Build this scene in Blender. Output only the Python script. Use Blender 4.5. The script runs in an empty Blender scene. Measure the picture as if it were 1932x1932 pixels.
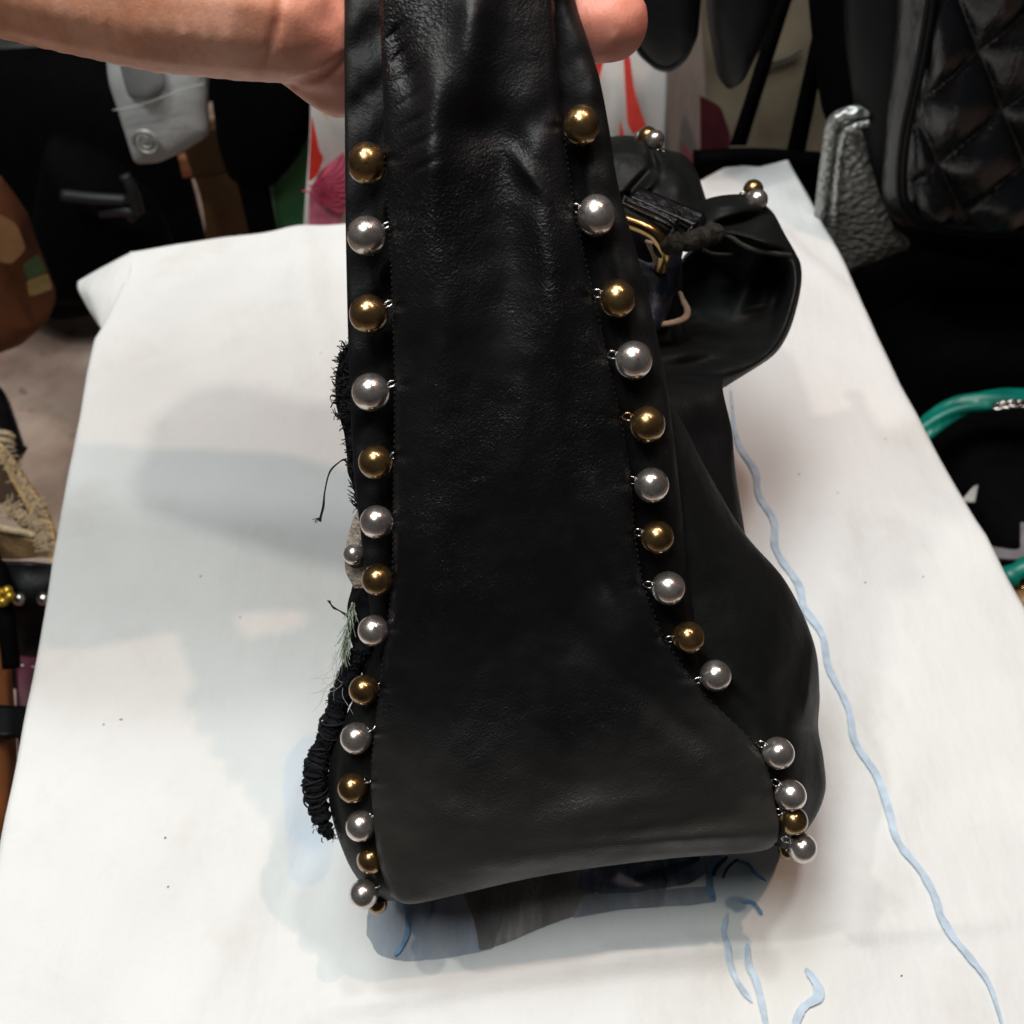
import bpy, bmesh, math, random
from mathutils import Vector, Matrix, noise
import numpy as np
random.seed(7)
SC = bpy.context.scene
COL = SC.collection
# ------------------------------------------------------------------ camera
H, PITCH = 0.395, math.radians(50)
cam = bpy.data.cameras.new('camera'); cam.lens = 36; cam.sensor_width = 36; cam.clip_end = 50; cam.clip_start = 0.01
cam.dof.use_dof = True; cam.dof.focus_distance = 0.32; cam.dof.aperture_fstop = 16.0
camo = bpy.data.objects.new('camera', cam); COL.objects.link(camo)
camo.location = (0, 0, H); camo.rotation_euler = (math.radians(40), 0, 0)
SC.camera = camo
# ------------------------------------------------------------------ world and lamps (a night stall lit by bare bulbs)
w = bpy.data.worlds.new('World'); SC.world = w; w.use_nodes = True
bg = w.node_tree.nodes['Background']; bg.inputs[0].default_value = (.80, .80, .84, 1); bg.inputs[1].default_value = 0.035
def lamp(name, loc, power, color, r=.02):
    l = bpy.data.lights.new(name, 'POINT'); l.energy = power; l.color = color; l.shadow_soft_size = r
    o = bpy.data.objects.new(name, l); COL.objects.link(o); o.location = loc
    return o
def panel_lamp(name, loc, power, color, sx, sy):
    l = bpy.data.lights.new(name, 'AREA'); l.shape = 'RECTANGLE'; l.size = sx; l.size_y = sy; l.energy = power; l.color = color
    o = bpy.data.objects.new(name, l); COL.objects.link(o); o.location = loc
    o.rotation_euler = (Vector(loc) - Vector((0, .22, 0))).to_track_quat('Z', 'Y').to_euler(); return o
lamp('lamp_warm', (.34, .35, 1.20), 12.5, (1.0, .62, .46), .012)
lamp('lamp_white', (.14, .50, 1.30), 12.5, (.97, .99, 1.0), .05)
lamp('lamp_side', (-.50, .28, 1.15), 11, (1.0, .95, .85), .02)
lamp('lamp_front', (-.04, .02, 1.30), 2.6, (.98, 1.0, 1.0), .13)
panel_lamp('lamp_panel', (-.30, .26, 1.45), 18.5, (.95, 1.0, 1.0), 1.0, .4)
SC.view_settings.view_transform = 'Standard'; SC.view_settings.look = 'None'
SC.view_settings.exposure = 0.0; SC.view_settings.gamma = 1.0
# ------------------------------------------------------------------ measuring: a sight line of the photograph met with a distance or a plane
_f = Vector((0, math.cos(PITCH), -math.sin(PITCH))); _u = Vector((0, math.sin(PITCH), math.cos(PITCH))); _r = Vector((1, 0, 0))
C0 = Vector((0, 0, H))
def ray(x, y): return _f + _r * ((x - 966) / 1932) + _u * ((966 - y) / 1932)
def W(x, y, d): return C0 + ray(x, y) * d
def T(x, y, z=0.0):
    k = ray(x, y); return C0 + k * ((z - H) / k.z)
def V(x, y, Y):
    k = ray(x, y); return C0 + k * (Y / k.y)
def interp(tab, x):
    return float(np.interp(x, [a for a, b in tab], [b for a, b in tab]))
def sm(a, b, x):
    t = min(1, max(0, (x - a) / (b - a))); return t * t * (3 - 2 * t)
def nz(p, s, seed=0.0): return noise.noise(Vector((p[0] * s + seed, p[1] * s - seed, p[2] * s + 2 * seed)))
def cr(P, t):
    n = len(P) - 1
    t = max(0, min(n - 1e-9, t)); i = int(t); f = t - i
    a = P[max(i - 1, 0)]; b = P[i]; c = P[i + 1]; d = P[min(i + 2, n)]
    if i == 0: a = tuple(2 * b[k] - c[k] for k in range(len(b)))
    if i + 2 > n: d = tuple(2 * c[k] - b[k] for k in range(len(b)))
    return tuple(.5 * (2 * b[k] + (c[k] - a[k]) * f + (2 * a[k] - 5 * b[k] + 4 * c[k] - d[k]) * f * f + (3 * b[k] - a[k] - 3 * c[k] + d[k]) * f ** 3) for k in range(len(b)))
# ------------------------------------------------------------------ objects
def link(name, me, mat=None, parent=None, smooth=True):
    o = bpy.data.objects.new(name, me); COL.objects.link(o)
    if mat is not None and not me.materials: me.materials.append(mat)
    if smooth: me.polygons.foreach_set('use_smooth', [True] * len(me.polygons))
    if parent is not None:
        o.parent = parent; bpy.context.view_layer.update()
        o.matrix_parent_inverse = WM[parent.name].inverted() if parent.name in WM else Matrix.Identity(4)
    WM[o.name] = Matrix.Identity(4)
    return o
WM = {}
def thing(name, label, cat, loc=(0, 0, 0), group=None):
    o = bpy.data.objects.new(name, None); COL.objects.link(o); o.location = loc
    o.empty_display_size = .02
    WM[o.name] = Matrix.Translation(Vector(loc)); o['label'] = label; o['category'] = cat
    if group: o['group'] = group
    return o
def tag(o, label=None, cat=None, group=None, kind=None):
    for k, v in (('label', label), ('category', cat), ('group', group), ('kind', kind)):
        if v: o[k] = v
    return o
def mesh(verts, faces, name='mesh'):
    me = bpy.data.meshes.new(name); me.from_pydata([tuple(v) for v in verts], [], faces); me.update(); return me
def grid_mesh(G):
    nv, nu = len(G), len(G[0])
    vs = [p for row in G for p in row]
    fs = [(j * nu + i, j * nu + i + 1, (j + 1) * nu + i + 1, (j + 1) * nu + i) for j in range(nv - 1) for i in range(nu - 1)]
    return mesh(vs, fs)
def patch(name, rows, mat, parent=None, nu=60, nv=90, dfn=None, disp=0, dscale=60, thick=.0014, conv=W, seed=0.0, flip=False):
    """a sheet through rows of measured points (x, y, distance), given thickness"""
    G = []
    for j in range(nv):
        t = j / (nv - 1) * (len(rows) - 1)
        row = [cr([r[c] for r in rows], t) for c in range(len(rows[0]))]
        line = []
        for i in range(nu):
            x, y, d = cr(row, i / (nu - 1) * (len(row) - 1))
            if dfn: d += dfn(x, y, i / (nu - 1), j / (nv - 1))
            p = conv(x, y, d)
            if disp: d2 = disp * nz(p, dscale, seed) + disp * .45 * nz(p, dscale * 2.3, seed + 3); p = p + (p - C0).normalized() * d2
            line.append(p)
        G.append(line)
    me = grid_mesh(G)
    o = link(name, me, mat, parent)
    # front faces look at the camera
    n = me.polygons[len(me.polygons) // 2].normal; c = me.polygons[len(me.polygons) // 2].center
    if (n.dot(C0 - c) < 0) != flip: me.flip_normals()
    if thick:
        m = o.modifiers.new('thickness', 'SOLIDIFY'); m.thickness = thick; m.offset = -1
    return o
def tube_data(P, rad, seg=8, closed=False):
    vs, fs = [], []
    n = len(P); up = Vector((.13, .27, .95))
    for i, p in enumerate(P):
        a = P[(i - 1) % n] if (closed or i > 0) else P[0]; b = P[(i + 1) % n] if (closed or i < n - 1) else P[-1]
        t = (Vector(b) - Vector(a)); t = t.normalized() if t.length > 1e-9 else Vector((1, 0, 0))
        s = t.cross(up)
        if s.length < 1e-3: s = t.cross(Vector((1, 0, 0)))
        s.normalize(); q = s.cross(t).normalized()
        r = rad(i / max(1, n - 1)) if callable(rad) else rad
        for k in range(seg):
            an = 2 * math.pi * k / seg
            vs.append(Vector(p) + s * math.cos(an) * r + q * math.sin(an) * r)
    m = n if closed else n - 1
    for i in range(m):
        for k in range(seg):
            a = i * seg + k; b = i * seg + (k + 1) % seg; c = ((i + 1) % n) * seg + (k + 1) % seg; d = ((i + 1) % n) * seg + k
            fs.append((a, b, c, d))
    if not closed:
        fs.append(tuple(range(seg))[::-1]); fs.append(tuple((n - 1) * seg + k for k in range(seg)))
    return vs, fs
def curve_pts(pts, n, conv=W):
    return [Vector(conv(*cr(pts, i / (n - 1) * (len(pts) - 1)))) for i in range(n)]
def tube(name, P, rad, mat, parent=None, seg=10, closed=False):
    vs, fs = tube_data(P, rad, seg, closed); return link(name, mesh(vs, fs), mat, parent)
class Acc:
    def __init__(s): s.v = []; s.f = []
    def add(s, d):
        o = len(s.v); s.v += list(d[0]); s.f += [tuple(k + o for k in f) for f in d[1]]
    def build(s, name, mat, parent=None): return link(name, mesh(s.v, s.f), mat, parent)
def poly_resample(P, n):
    P = [Vector(p) for p in P]; L = [0]
    for i in range(len(P)): L.append(L[-1] + (P[(i + 1) % len(P)] - P[i]).length)
    out = []
    for k in range(n):
        s = L[-1] * k / n; i = max(j for j in range(len(P)) if L[j] <= s + 1e-12)
        f = (s - L[i]) / max(1e-9, L[i + 1] - L[i]); out.append(P[i].lerp(P[(i + 1) % len(P)], f))
    return out
def smooth_loop(P, it=2):
    for _ in range(it): P = [(P[i - 1] + P[i] * 2 + P[(i + 1) % len(P)]) / 4 for i in range(len(P))]
    return P
def pillow(name, poly, Y, thick, mat, parent=None, n=72, rings=14, it=3, fn=None, lean=0.0, puff=.5):
    """a stuffed outline standing at world distance Y: front bulges towards the viewer, back the other way"""
    P = smooth_loop(poly_resample([V(x, y, Y) for x, y in poly], n), it)
    c = sum(P, Vector()) / n
    vs, fs = [], []
    def ringat(k, side):
        prof = (1 - k ** (1 / max(puff, .05) * 1.6)) ** .5 if k < 1 else 0
        out = []
        for p in P:
            q = c.lerp(p, k); q = Vector((q.x, q.y - side * thick * prof + lean * (q.z - c.z), q.z))
            if fn and side > 0: q = q + Vector((0, -1, 0)) * fn(q, k)
            out.append(q)
        return out
    ks = [math.sin(math.pi / 2 * i / rings) for i in range(rings + 1)]
    seqs = [(k, 1) for k in ks] + [(k, -1) for k in ks[-2::-1]]
    for k, s in seqs: vs += ringat(max(k, 1e-3), s)
    m = len(seqs)
    for j in range(m - 1):
        for i in range(n):
            fs.append((j * n + i, (j + 1) * n + i, (j + 1) * n + (i + 1) % n, j * n + (i + 1) % n))
    o = link(name, mesh(vs, fs), mat, parent)
    return o
def box(name, c, size, mat, parent=None, bev=.003, rot=0.0):
    bm = bmesh.new(); bmesh.ops.create_cube(bm, size=1)
    M = Matrix.Translation(Vector(c)) @ Matrix.Rotation(rot, 4, 'Z') @ Matrix.Diagonal((*size, 1))
    bmesh.ops.transform(bm, matrix=M, verts=bm.verts)
    if bev: bmesh.ops.bevel(bm, geom=bm.edges[:], offset=bev, segments=2, affect='EDGES', profile=.7)
    me = bpy.data.meshes.new(name); bm.to_mesh(me); bm.free()
    return link(name, me, mat, parent, smooth=False)
# ------------------------------------------------------------------ materials
def material(name):
    m = bpy.data.materials.new(name); m.use_nodes = True
    nt = m.node_tree; return m, nt, nt.nodes['Principled BSDF']
def N(nt, t, **kw):
    n = nt.nodes.new(t)
    for k, v in kw.items():
        if k.startswith('i_'): n.inputs[k[2:].replace('_', ' ')].default_value = v
        else: setattr(n, k, v)
    return n
def coords(nt, sc=(1, 1, 1)):
    tc = N(nt, 'ShaderNodeTexCoord'); mp = N(nt, 'ShaderNodeMapping'); mp.inputs['Scale'].default_value = sc
    nt.links.new(tc.outputs['Object'], mp.inputs[0]); return mp.outputs[0]
def noise_n(nt, vec, scale, detail=4, rough=.55):
    n = N(nt, 'ShaderNodeTexNoise'); n.inputs['Scale'].default_value = scale; n.inputs['Detail'].default_value = detail; n.inputs['Roughness'].default_value = rough
    nt.links.new(vec, n.inputs['Vector']); return n.outputs['Fac']
def ramp(nt, fac, stops):
    r = N(nt, 'ShaderNodeValToRGB'); e = r.color_ramp.elements
    while len(e) > len(stops): e.remove(e[-1])
    while len(e) < len(stops): e.new(.5)
    for k, (p, c) in enumerate(stops): e[k].position = p; e[k].color = (*c, 1) if len(c) == 3 else c
    nt.links.new(fac, r.inputs[0]); return r.outputs[0]
def math_n(nt, op, a, b=None):
    m = N(nt, 'ShaderNodeMath', operation=op)
    for k, v in enumerate((a, b)):
        if v is None: continue
        if isinstance(v, (int, float)): m.inputs[k].default_value = v
        else: nt.links.new(v, m.inputs[k])
    return m.outputs[0]
def bump(nt, h, bsdf, strength, dist, prev=None):
    b = N(nt, 'ShaderNodeBump'); b.inputs['Strength'].default_value = strength; b.inputs['Distance'].default_value = dist
    nt.links.new(h, b.inputs['Height'])
    if prev: nt.links.new(prev, b.inputs['Normal'])
    nt.links.new(b.outputs[0], bsdf.inputs['Normal']); return b.outputs[0]
def leather(name, c1, c2, r1=.42, r2=.62, grain=1100, gs=.55, crease=.35, spec=.5, gd=.00022, two=None, worn_lit=False):
    m, nt, b = material(name); v = coords(nt)
    lo = noise_n(nt, v, 28, 4)
    base = ramp(nt, lo, [(.35, c1), (.68, c2)])
    if worn_lit:   # foot painted lighter, for scuffing and for the light its tilt catches
        sp0 = N(nt, 'ShaderNodeSeparateXYZ'); nt.links.new(v, sp0.inputs[0])
        h0 = math_n(nt, 'ADD', sp0.outputs['Z'], math_n(nt, 'MULTIPLY', noise_n(nt, v, 16, 4), .07))
        mw_ = N(nt, 'ShaderNodeMapRange'); mw_.inputs['From Min'].default_value = .15; mw_.inputs['From Max'].default_value = .075; nt.links.new(h0, mw_.inputs['Value'])
        mz_ = N(nt, 'ShaderNodeMix', data_type='RGBA'); nt.links.new(mw_.outputs[0], mz_.inputs[0]); nt.links.new(base, mz_.inputs[6]); mz_.inputs[7].default_value = (.040, .0375, .033, 1); base = mz_.outputs[2]
    nt.links.new(base, b.inputs['Base Color'])
    nt.links.new(ramp(nt, noise_n(nt, v, 45, 3), [(.3, (r1,) * 3), (.7, (r2,) * 3)]), b.inputs['Roughness'])
    b.inputs['Specular IOR Level'].default_value = spec
    vo = N(nt, 'ShaderNodeTexVoronoi', feature='SMOOTH_F1'); vo.inputs['Scale'].default_value = grain
    vo.inputs['Randomness'].default_value = 1
    wv = N(nt, 'ShaderNodeVectorMath', operation='ADD'); nn = N(nt, 'ShaderNodeTexNoise'); nn.inputs['Scale'].default_value = 260
    sc = N(nt, 'ShaderNodeVectorMath', operation='SCALE'); sc.inputs['Scale'].default_value = .004
    nt.links.new(v, nn.inputs['Vector']); nt.links.new(nn.outputs['Color'], sc.inputs[0]); nt.links.new(v, wv.inputs[0]); nt.links.new(sc.outputs[0], wv.inputs[1])
    nt.links.new(wv.outputs[0], vo.inputs['Vector'])
    mask = noise_n(nt, v, 32, 3)
    mk = ramp(nt, mask, [(.36, (.12,) * 3), (.66, (1,) * 3)])
    hh = math_n(nt, 'MULTIPLY', vo.outputs['Distance'], mk)
    if two is not None:   # grain dies away below this height: the worn smooth part of the hide
        sp = N(nt, 'ShaderNodeSeparateXYZ'); nt.links.new(v, sp.inputs[0])
        mr = N(nt, 'ShaderNodeMapRange'); mr.inputs['From Min'].default_value = two[0]; mr.inputs['From Max'].default_value = two[1]
        mr.inputs['To Min'].default_value = two[2]; mr.inputs['To Max'].default_value = 1
        nt.links.new(sp.outputs['Z'], mr.inputs['Value']); hh = math_n(nt, 'MULTIPLY', hh, mr.outputs[0])
    p = bump(nt, hh, b, gs, gd)
    cs = noise_n(nt, coords(nt, (1, 1, .35)), 190, 5, .6)
    bump(nt, cs, b, crease, .0011, p)
    return m
def plain(name, col, rough=.6, metal=0, spec=.5, var=.25, nscale=60, bs=.15, bd=.001, bscale=400):
    m, nt, b = material(name); v = coords(nt)
    c2 = tuple(min(1, k * (1 + var)) for k in col); c1 = tuple(k * (1 - var) for k in col)
    nt.links.new(ramp(nt, noise_n(nt, v, nscale), [(.3, c1), (.7, c2)]), b.inputs['Base Color'])
    b.inputs['Roughness'].default_value = rough; b.inputs['Metallic'].default_value = metal; b.inputs['Specular IOR Level'].default_value = spec
    if bs: bump(nt, noise_n(nt, v, bscale, 5), b, bs, bd)
    return m
def bead_metal(name, col, dark, rough):
    m, nt, b = material(name); v = coords(nt)
    oi = N(nt, 'ShaderNodeObjectInfo'); off = N(nt, 'ShaderNodeVectorMath', operation='ADD')
    cmb = N(nt, 'ShaderNodeCombineXYZ'); nt.links.new(oi.outputs['Random'], cmb.inputs[0]); nt.links.new(oi.outputs['Random'], cmb.inputs[2])
    nt.links.new(v, off.inputs[0]); nt.links.new(cmb.outputs[0], off.inputs[1]); vv = off.outputs[0]
    base = ramp(nt, noise_n(nt, vv, 190, 5, .6), [(.3, dark), (.62, col)])
    pits = ramp(nt, noise_n(nt, vv, 1500, 2), [(.29, (.15,) * 3), (.36, (1,) * 3)])
    mx = N(nt, 'ShaderNodeMix', data_type='RGBA', blend_type='MULTIPLY'); mx.inputs[0].default_value = 1
    nt.links.new(base, mx.inputs[6]); nt.links.new(pits, mx.inputs[7]); nt.links.new(mx.outputs[2], b.inputs['Base Color'])
    nt.links.new(ramp(nt, noise_n(nt, vv, 320, 4), [(.3, (rough * .8,) * 3), (.75, (rough * 1.35,) * 3)]), b.inputs['Roughness'])
    b.inputs['Metallic'].default_value = .91
    b.inputs['Coat Weight'].default_value = .35; b.inputs['Coat Roughness'].default_value = .07
    bump(nt, noise_n(nt, vv, 380, 3), b, .10, .0004)
    return m
M = {}
M['leather'] = leather('black_leather', (.0028, .0029, .0036), (.0050, .0050, .0056), .36, .56, 1500, 1.0, .32, .24, .00034, two=(.03, .16, .25), worn_lit=True)
M['leather_side'] = leather('worn_black_leather', (.0036, .0044, .0040), (.0066, .0074, .0066), .46, .66, 1600, .5, .35, .20)
M['leather_back'] = leather('back_black_leather', (.004, .004, .0045), (.008, .008, .008), .5, .66, 1500, .6, .5, .18)  # leather of the strap layers and the far wall
M['silver'] = bead_metal('aged_silver', (.66, .605, .565), (.36, .32, .295), .22)
M['brass'] = bead_metal('aged_brass', (.29, .18, .075), (.12, .07, .028), .22)
M['brass_plain'] = plain('polished_brass', (.45, .30, .12), .24, 1, .5, .15, 90, .03, .0003)
M['wire'] = plain('steel_wire', (.55, .52, .50), .25, 1, .5, .2, 300, 0)
M['copperwire'] = plain('copper_wire', (.65, .33, .16), .25, 1, .5, .2, 300, 0)
M['black_cloth'] = plain('black_lining_cloth', (.008, .008, .010), .9, 0, .1, .3, 300, .6, .0006, 1500)
M['black_thread'] = plain('black_thread', (.010, .0095, .011), .8, 0, .2, .3, 500, 0)
M['green_thread'] = plain('grey_green_thread', (.30, .34, .26), .85, 0, .2, .3, 500, 0)
M['grey_thread'] = plain('pale_grey_thread', (.38, .38, .36), .85, 0, .2, .3, 500, 0)
M['suede'] = plain('taupe_suede', (.33, .27, .225), .95, 0, .1, .3, 350, .9, .0012, 900)
M['dark_suede'] = plain('dark_worn_suede', (.022, .020, .015), .85, 0, .3, .7, 220, 1, .003, 330)
M['edge'] = plain('olive_worn_edge', (.020, .020, .015), .7, 0, .3, .4, 300, .5, .001, 500)
M['lining_edge'] = plain('pale_lining_edge', (.34, .25, .18), .8, 0, .3, .2, 200, .2)
M['blue_zip'] = plain('navy_inner_leather', (.010, .014, .026), .5, 0, .4, .4, 200, .4, .001, 500)
M['matte_black'] = plain('matte_black', (.0016, .0016, .0019), .8, 0, .04, .3, 60, .3)
M['satin_black'] = plain('satin_black', (.002, .002, .0026), .45, 0, .16, .3, 60, .25, .002, 120)
M['quilt'] = leather('quilted_leather', (.002, .0024, .003), (.004, .005, .0065), .16, .30, 700, .5, 1.0, .6)
M['gloss_black'] = leather('creased_black_leather', (.0018, .002, .0028), (.004, .0045, .0055), .26, .42, 900, .5, .9, .38)
# ------------------------------------------------------------------ floor
def floor_mat():
    m, nt, b = material('worn_concrete'); v = coords(nt)
    a = ramp(nt, noise_n(nt, v, 5, 8, .62), [(.36, (.24, .155, .12)), (.5, (.38, .27, .215)), (.62, (.50, .385, .31))])
    sp = ramp(nt, noise_n(nt, v, 26, 6, .7), [(.30, (.35, .30, .30)), (.42, (1, 1, 1))])
    mx = N(nt, 'ShaderNodeMix', data_type='RGBA', blend_type='MULTIPLY'); mx.inputs[0].default_value = 1
    nt.links.new(a, mx.inputs[6]); nt.links.new(sp, mx.inputs[7]); nt.links.new(mx.outputs[2], b.inputs['Base Color'])
    b.inputs['Roughness'].default_value = .8
    bump(nt, noise_n(nt, v, 60, 8), b, .5, .004); return m
FZ = -.42
def fl(x, y): return Vector((x, y, FZ + .004 * noise.noise(Vector((x * 3, y * 3, 0)))))
tag(link('floor', grid_mesh([[fl(-3 + .1 * i, -1.5 + .1 * j) for i in range(61)] for j in range(61)]), floor_mat()), 'worn brownish concrete floor beside the table', kind='structure')
# ------------------------------------------------------------------ table and printed cloth
def cloth_mat(prints_and_shade=True):
    m, nt, b = material('white_cotton_cloth' if prints_and_shade else 'white_cotton'); v = coords(nt)
    col = ramp(nt, noise_n(nt, v, 9, 5, .6), [(.3, (.68, .685, .675)), (.7, (.755, .762, .752))])
    stn = ramp(nt, noise_n(nt, v, 17, 6, .65), [(.30, (.93, .915, .89)), (.46, (1, 1, 1))])
    def mix(a, c, fac, mode='MIX'):
        mx = N(nt, 'ShaderNodeMix', data_type='RGBA', blend_type=mode)
        for s, k in ((fac, 0), (a, 6), (c, 7)):
            if isinstance(s, (int, float)): mx.inputs[k].default_value = s
            elif isinstance(s, tuple): mx.inputs[k].default_value = (*s, 1)
            else: nt.links.new(s, mx.inputs[k])
        return mx.outputs[2]
    col = mix(col, stn, 1.0, 'MULTIPLY')
    if prints_and_shade:
        wn = N(nt, 'ShaderNodeTexNoise'); wn.inputs['Scale'].default_value = 38; wn.inputs['Detail'].default_value = 5; nt.links.new(v, wn.inputs['Vector'])
        for (px, py, rx, ry, rot, c, al, soft) in PRINTS_AND_SHADE:
            P = T(px, py); k = (T(px + 10, py) - P).length / 10; ky = (T(px, py + 10) - P).length / 10
            sub = N(nt, 'ShaderNodeVectorMath', operation='SUBTRACT'); nt.links.new(v, sub.inputs[0]); sub.inputs[1].default_value = (P.x, P.y, 0)
            ns = N(nt, 'ShaderNodeVectorMath', operation='SCALE'); ns.inputs['Scale'].default_value = .014
            s5 = N(nt, 'ShaderNodeVectorMath', operation='SUBTRACT'); s5.inputs[1].default_value = (.5, .5, .5)
            nt.links.new(wn.outputs['Color'], s5.inputs[0]); nt.links.new(s5.outputs[0], ns.inputs[0])
            ad = N(nt, 'ShaderNodeVectorMath', operation='ADD'); nt.links.new(sub.outputs[0], ad.inputs[0]); nt.links.new(ns.outputs[0], ad.inputs[1])
            mp = N(nt, 'ShaderNodeMapping', vector_type='TEXTURE'); mp.inputs['Rotation'].default_value = (0, 0, math.radians(rot)); mp.inputs['Scale'].default_value = (rx * k, ry * ky, 1)
            nt.links.new(ad.outputs[0], mp.inputs[0])
            mz = N(nt, 'ShaderNodeVectorMath', operation='MULTIPLY'); mz.inputs[1].default_value = (1, 1, 0); nt.links.new(mp.outputs[0], mz.inputs[0])
            ln = N(nt, 'ShaderNodeVectorMath', operation='LENGTH'); nt.links.new(mz.outputs[0], ln.inputs[0])
            mr = N(nt, 'ShaderNodeMapRange', interpolation_type='SMOOTHSTEP'); mr.inputs['From Min'].default_value = 1 + soft; mr.inputs['From Max'].default_value = 1 - soft
            mr.inputs['To Min'].default_value = 0; mr.inputs['To Max'].default_value = al
            nt.links.new(ln.outputs['Value'], mr.inputs['Value'])
            col = mix(col, c, mr.outputs[0])
    nt.links.new(col, b.inputs['Base Color']); b.inputs['Roughness'].default_value = .85; b.inputs['Specular IOR Level'].default_value = .15
    wv = N(nt, 'ShaderNodeTexWave', bands_direction='X'); wv.inputs['Scale'].default_value = 620; wv.inputs['Distortion'].default_value = 1.5
    wv2 = N(nt, 'ShaderNodeTexWave', bands_direction='Y'); wv2.inputs['Scale'].default_value = 620; wv2.inputs['Distortion'].default_value = 1.5
    nt.links.new(v, wv.inputs['Vector']); nt.links.new(v, wv2.inputs['Vector'])
    p = bump(nt, math_n(nt, 'ADD', wv.outputs['Fac'], wv2.outputs['Fac']), b, .12, .0003)
    p = bump(nt, noise_n(nt, v, 42, 6, .55), b, .4, .0032, p)
    mpw = N(nt, 'ShaderNodeMapping'); mpw.inputs['Rotation'].default_value = (0, 0, .9); mpw.inputs['Scale'].default_value = (1, .28, 1); nt.links.new(v, mpw.inputs[0])
    bump(nt, noise_n(nt, mpw.outputs[0], 30, 4, .5), b, .5, .0060, p)
    return m
PRINTS_AND_SHADE = [
    (1380, 1660, 52, 50, 0, (.42, .50, .58), .75, .4),
    (1405, 1642, 22, 24, 0, (.36, .58, .56), .65, .3),
    (1385, 1707, 20, 15, 0, (.11, .20, .33), .85, .3),
    (1440, 1760, 110, 190, 0, (.60, .60, .52), .30, .5),
    (590, 1500, 52, 110, 10, (.50, .59, .70), .45, .15),  # shadow of the bag's beaded edge, painted bluish on the cloth
    (585, 1610, 45, 60, 0, (.50, .59, .70), .35, .15),  # lower part of the same painted shadow
    (1700, 820, 45, 22, 20, (.38, .36, .31), .35, .8),
    (1600, 830, 160, 130, 0, (.66, .60, .56), .40, .9),  # this and the next: broad dull patches on the right
    (1500, 600, 120, 200, 0, (.60, .56, .55), .35, .9),
]
cloth = cloth_mat()
Lc = [(250, 476), (238, 530), (210, 600), (186, 640), (172, 700), (140, 880), (110, 1050), (85, 1200), (60, 1330), (0, 1650), (-60, 1950), (-110, 2250)]
Rc = [(1483, 302), (1520, 370), (1590, 497), (1646, 626), (1691, 723), (1734, 807), (1805, 930), (1834, 979), (1853, 1008), (1886, 1073), (1932, 1155), (2300, 2250)]
Bc = [(250, 476), (330, 462), (450, 446), (640, 425), (900, 392), (1150, 362), (1290, 350), (1320, 345), (1368, 318), (1403, 314), (1435, 316), (1483, 302)]
def wob(x, y):
    z = .0026 * noise.noise(Vector((x * 11, y * 11, 3))) + .0012 * noise.noise(Vector((x * 34, y * 30, 8)))
    for (ax, ay, bx, by, w_, h_) in FOLDS:
        d = Vector((bx - ax, by - ay)); L = d.length; d /= L
        q = Vector((x - ax, y - ay)); s = q.dot(d); e = abs(q.x * d.y - q.y * d.x)
        z += 1.5 * h_ * math.exp(-(e / w_) ** 2) * sm(-.1 * L, .15 * L, s) * (1 - sm(.8 * L, 1.1 * L, s))
    return z
FOLDS = []
for a, b_, w_, h_ in (((620, 1900), (1250, 1800), .0035, .0014), ((1250, 1800), (1932, 1730), .0035, .0012), ((560, 430), (640, 900), .013, .003),
                      ((1450, 430), (1600, 560), .008, .002), ((1120, 1815), (1420, 1775), .005, .0016), ((330, 1950), (640, 1330), .010, .0022), ((120, 1900), (420, 1420), .014, .0020), ((1500, 1500), (1600, 900), .010, .0016), ((180, 760), (560, 640), .012, .0016), ((300, 1700), (700, 1350), .02, .0016), ((1560, 1900), (1720, 1400), .012, .0018)):
    p, q = T(*a), T(*b_); FOLDS.append((p.x, p.y, q.x, q.y, w_, h_))
def along(pts, t):
    P = [T(*p) for p in pts]; L = [0]
    for i in range(len(P) - 1): L.append(L[-1] + (P[i + 1] - P[i]).length)
    s = t * L[-1]; i = max(j for j in range(len(P) - 1) if L[j] <= s + 1e-9)
    return P[i].lerp(P[i + 1], (s - L[i]) / (L[i + 1] - L[i]))
NU, NV, EX = 190, 260, 10
Fr = [Lc[-1], Rc[-1]]
cL = [along(Lc[::-1], j / (NV - 1)) for j in range(NV)]; cR = [along(Rc[::-1], j / (NV - 1)) for j in range(NV)]
cB = [along(Bc, i / (NU - 1)) for i in range(NU)]; cF = [along(Fr, i / (NU - 1)) for i in range(NU)]
def top(i, j):
    u, v = i / (NU - 1), j / (NV - 1)
    p = cL[j] * (1 - u) + cR[j] * u + cF[i] * (1 - v) + cB[i] * v - (cF[0] * (1 - u) * (1 - v) + cF[-1] * u * (1 - v) + cB[0] * (1 - u) * v + cB[-1] * u * v)
    return Vector((p.x, p.y, wob(p.x, p.y)))
G = []
for j in range(-EX, NV + EX):
    row = []
    for i in range(-EX, NU + EX):
        ii, jj = min(max(i, 0), NU - 1), min(max(j, 0), NV - 1)
        p = top(ii, jj)
        ex, ey = i - ii, j - jj
        k = max(abs(ex), abs(ey))
        if k:
            sgn = Vector((math.copysign(1, ex) if ex else 0, math.copysign(1, ey) if ey else 0, 0))
            out = .004 * (1 - math.exp(-k * .9)); dn = .0009 * k * k if k < 4 else .0144 + .022 * (k - 4)
            p = p + sgn * (out + .004 * sm(2, 10, k) * noise.noise(Vector((p.x * 25, p.y * 25, 1)))) - Vector((0, 0, dn))
        row.append(p)
    G.append(row)
tcl = link('tablecloth', grid_mesh(G), cloth)
tag(tcl, 'white cotton cloth with pale blue watercolour print covering the table', 'tablecloth')
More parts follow.
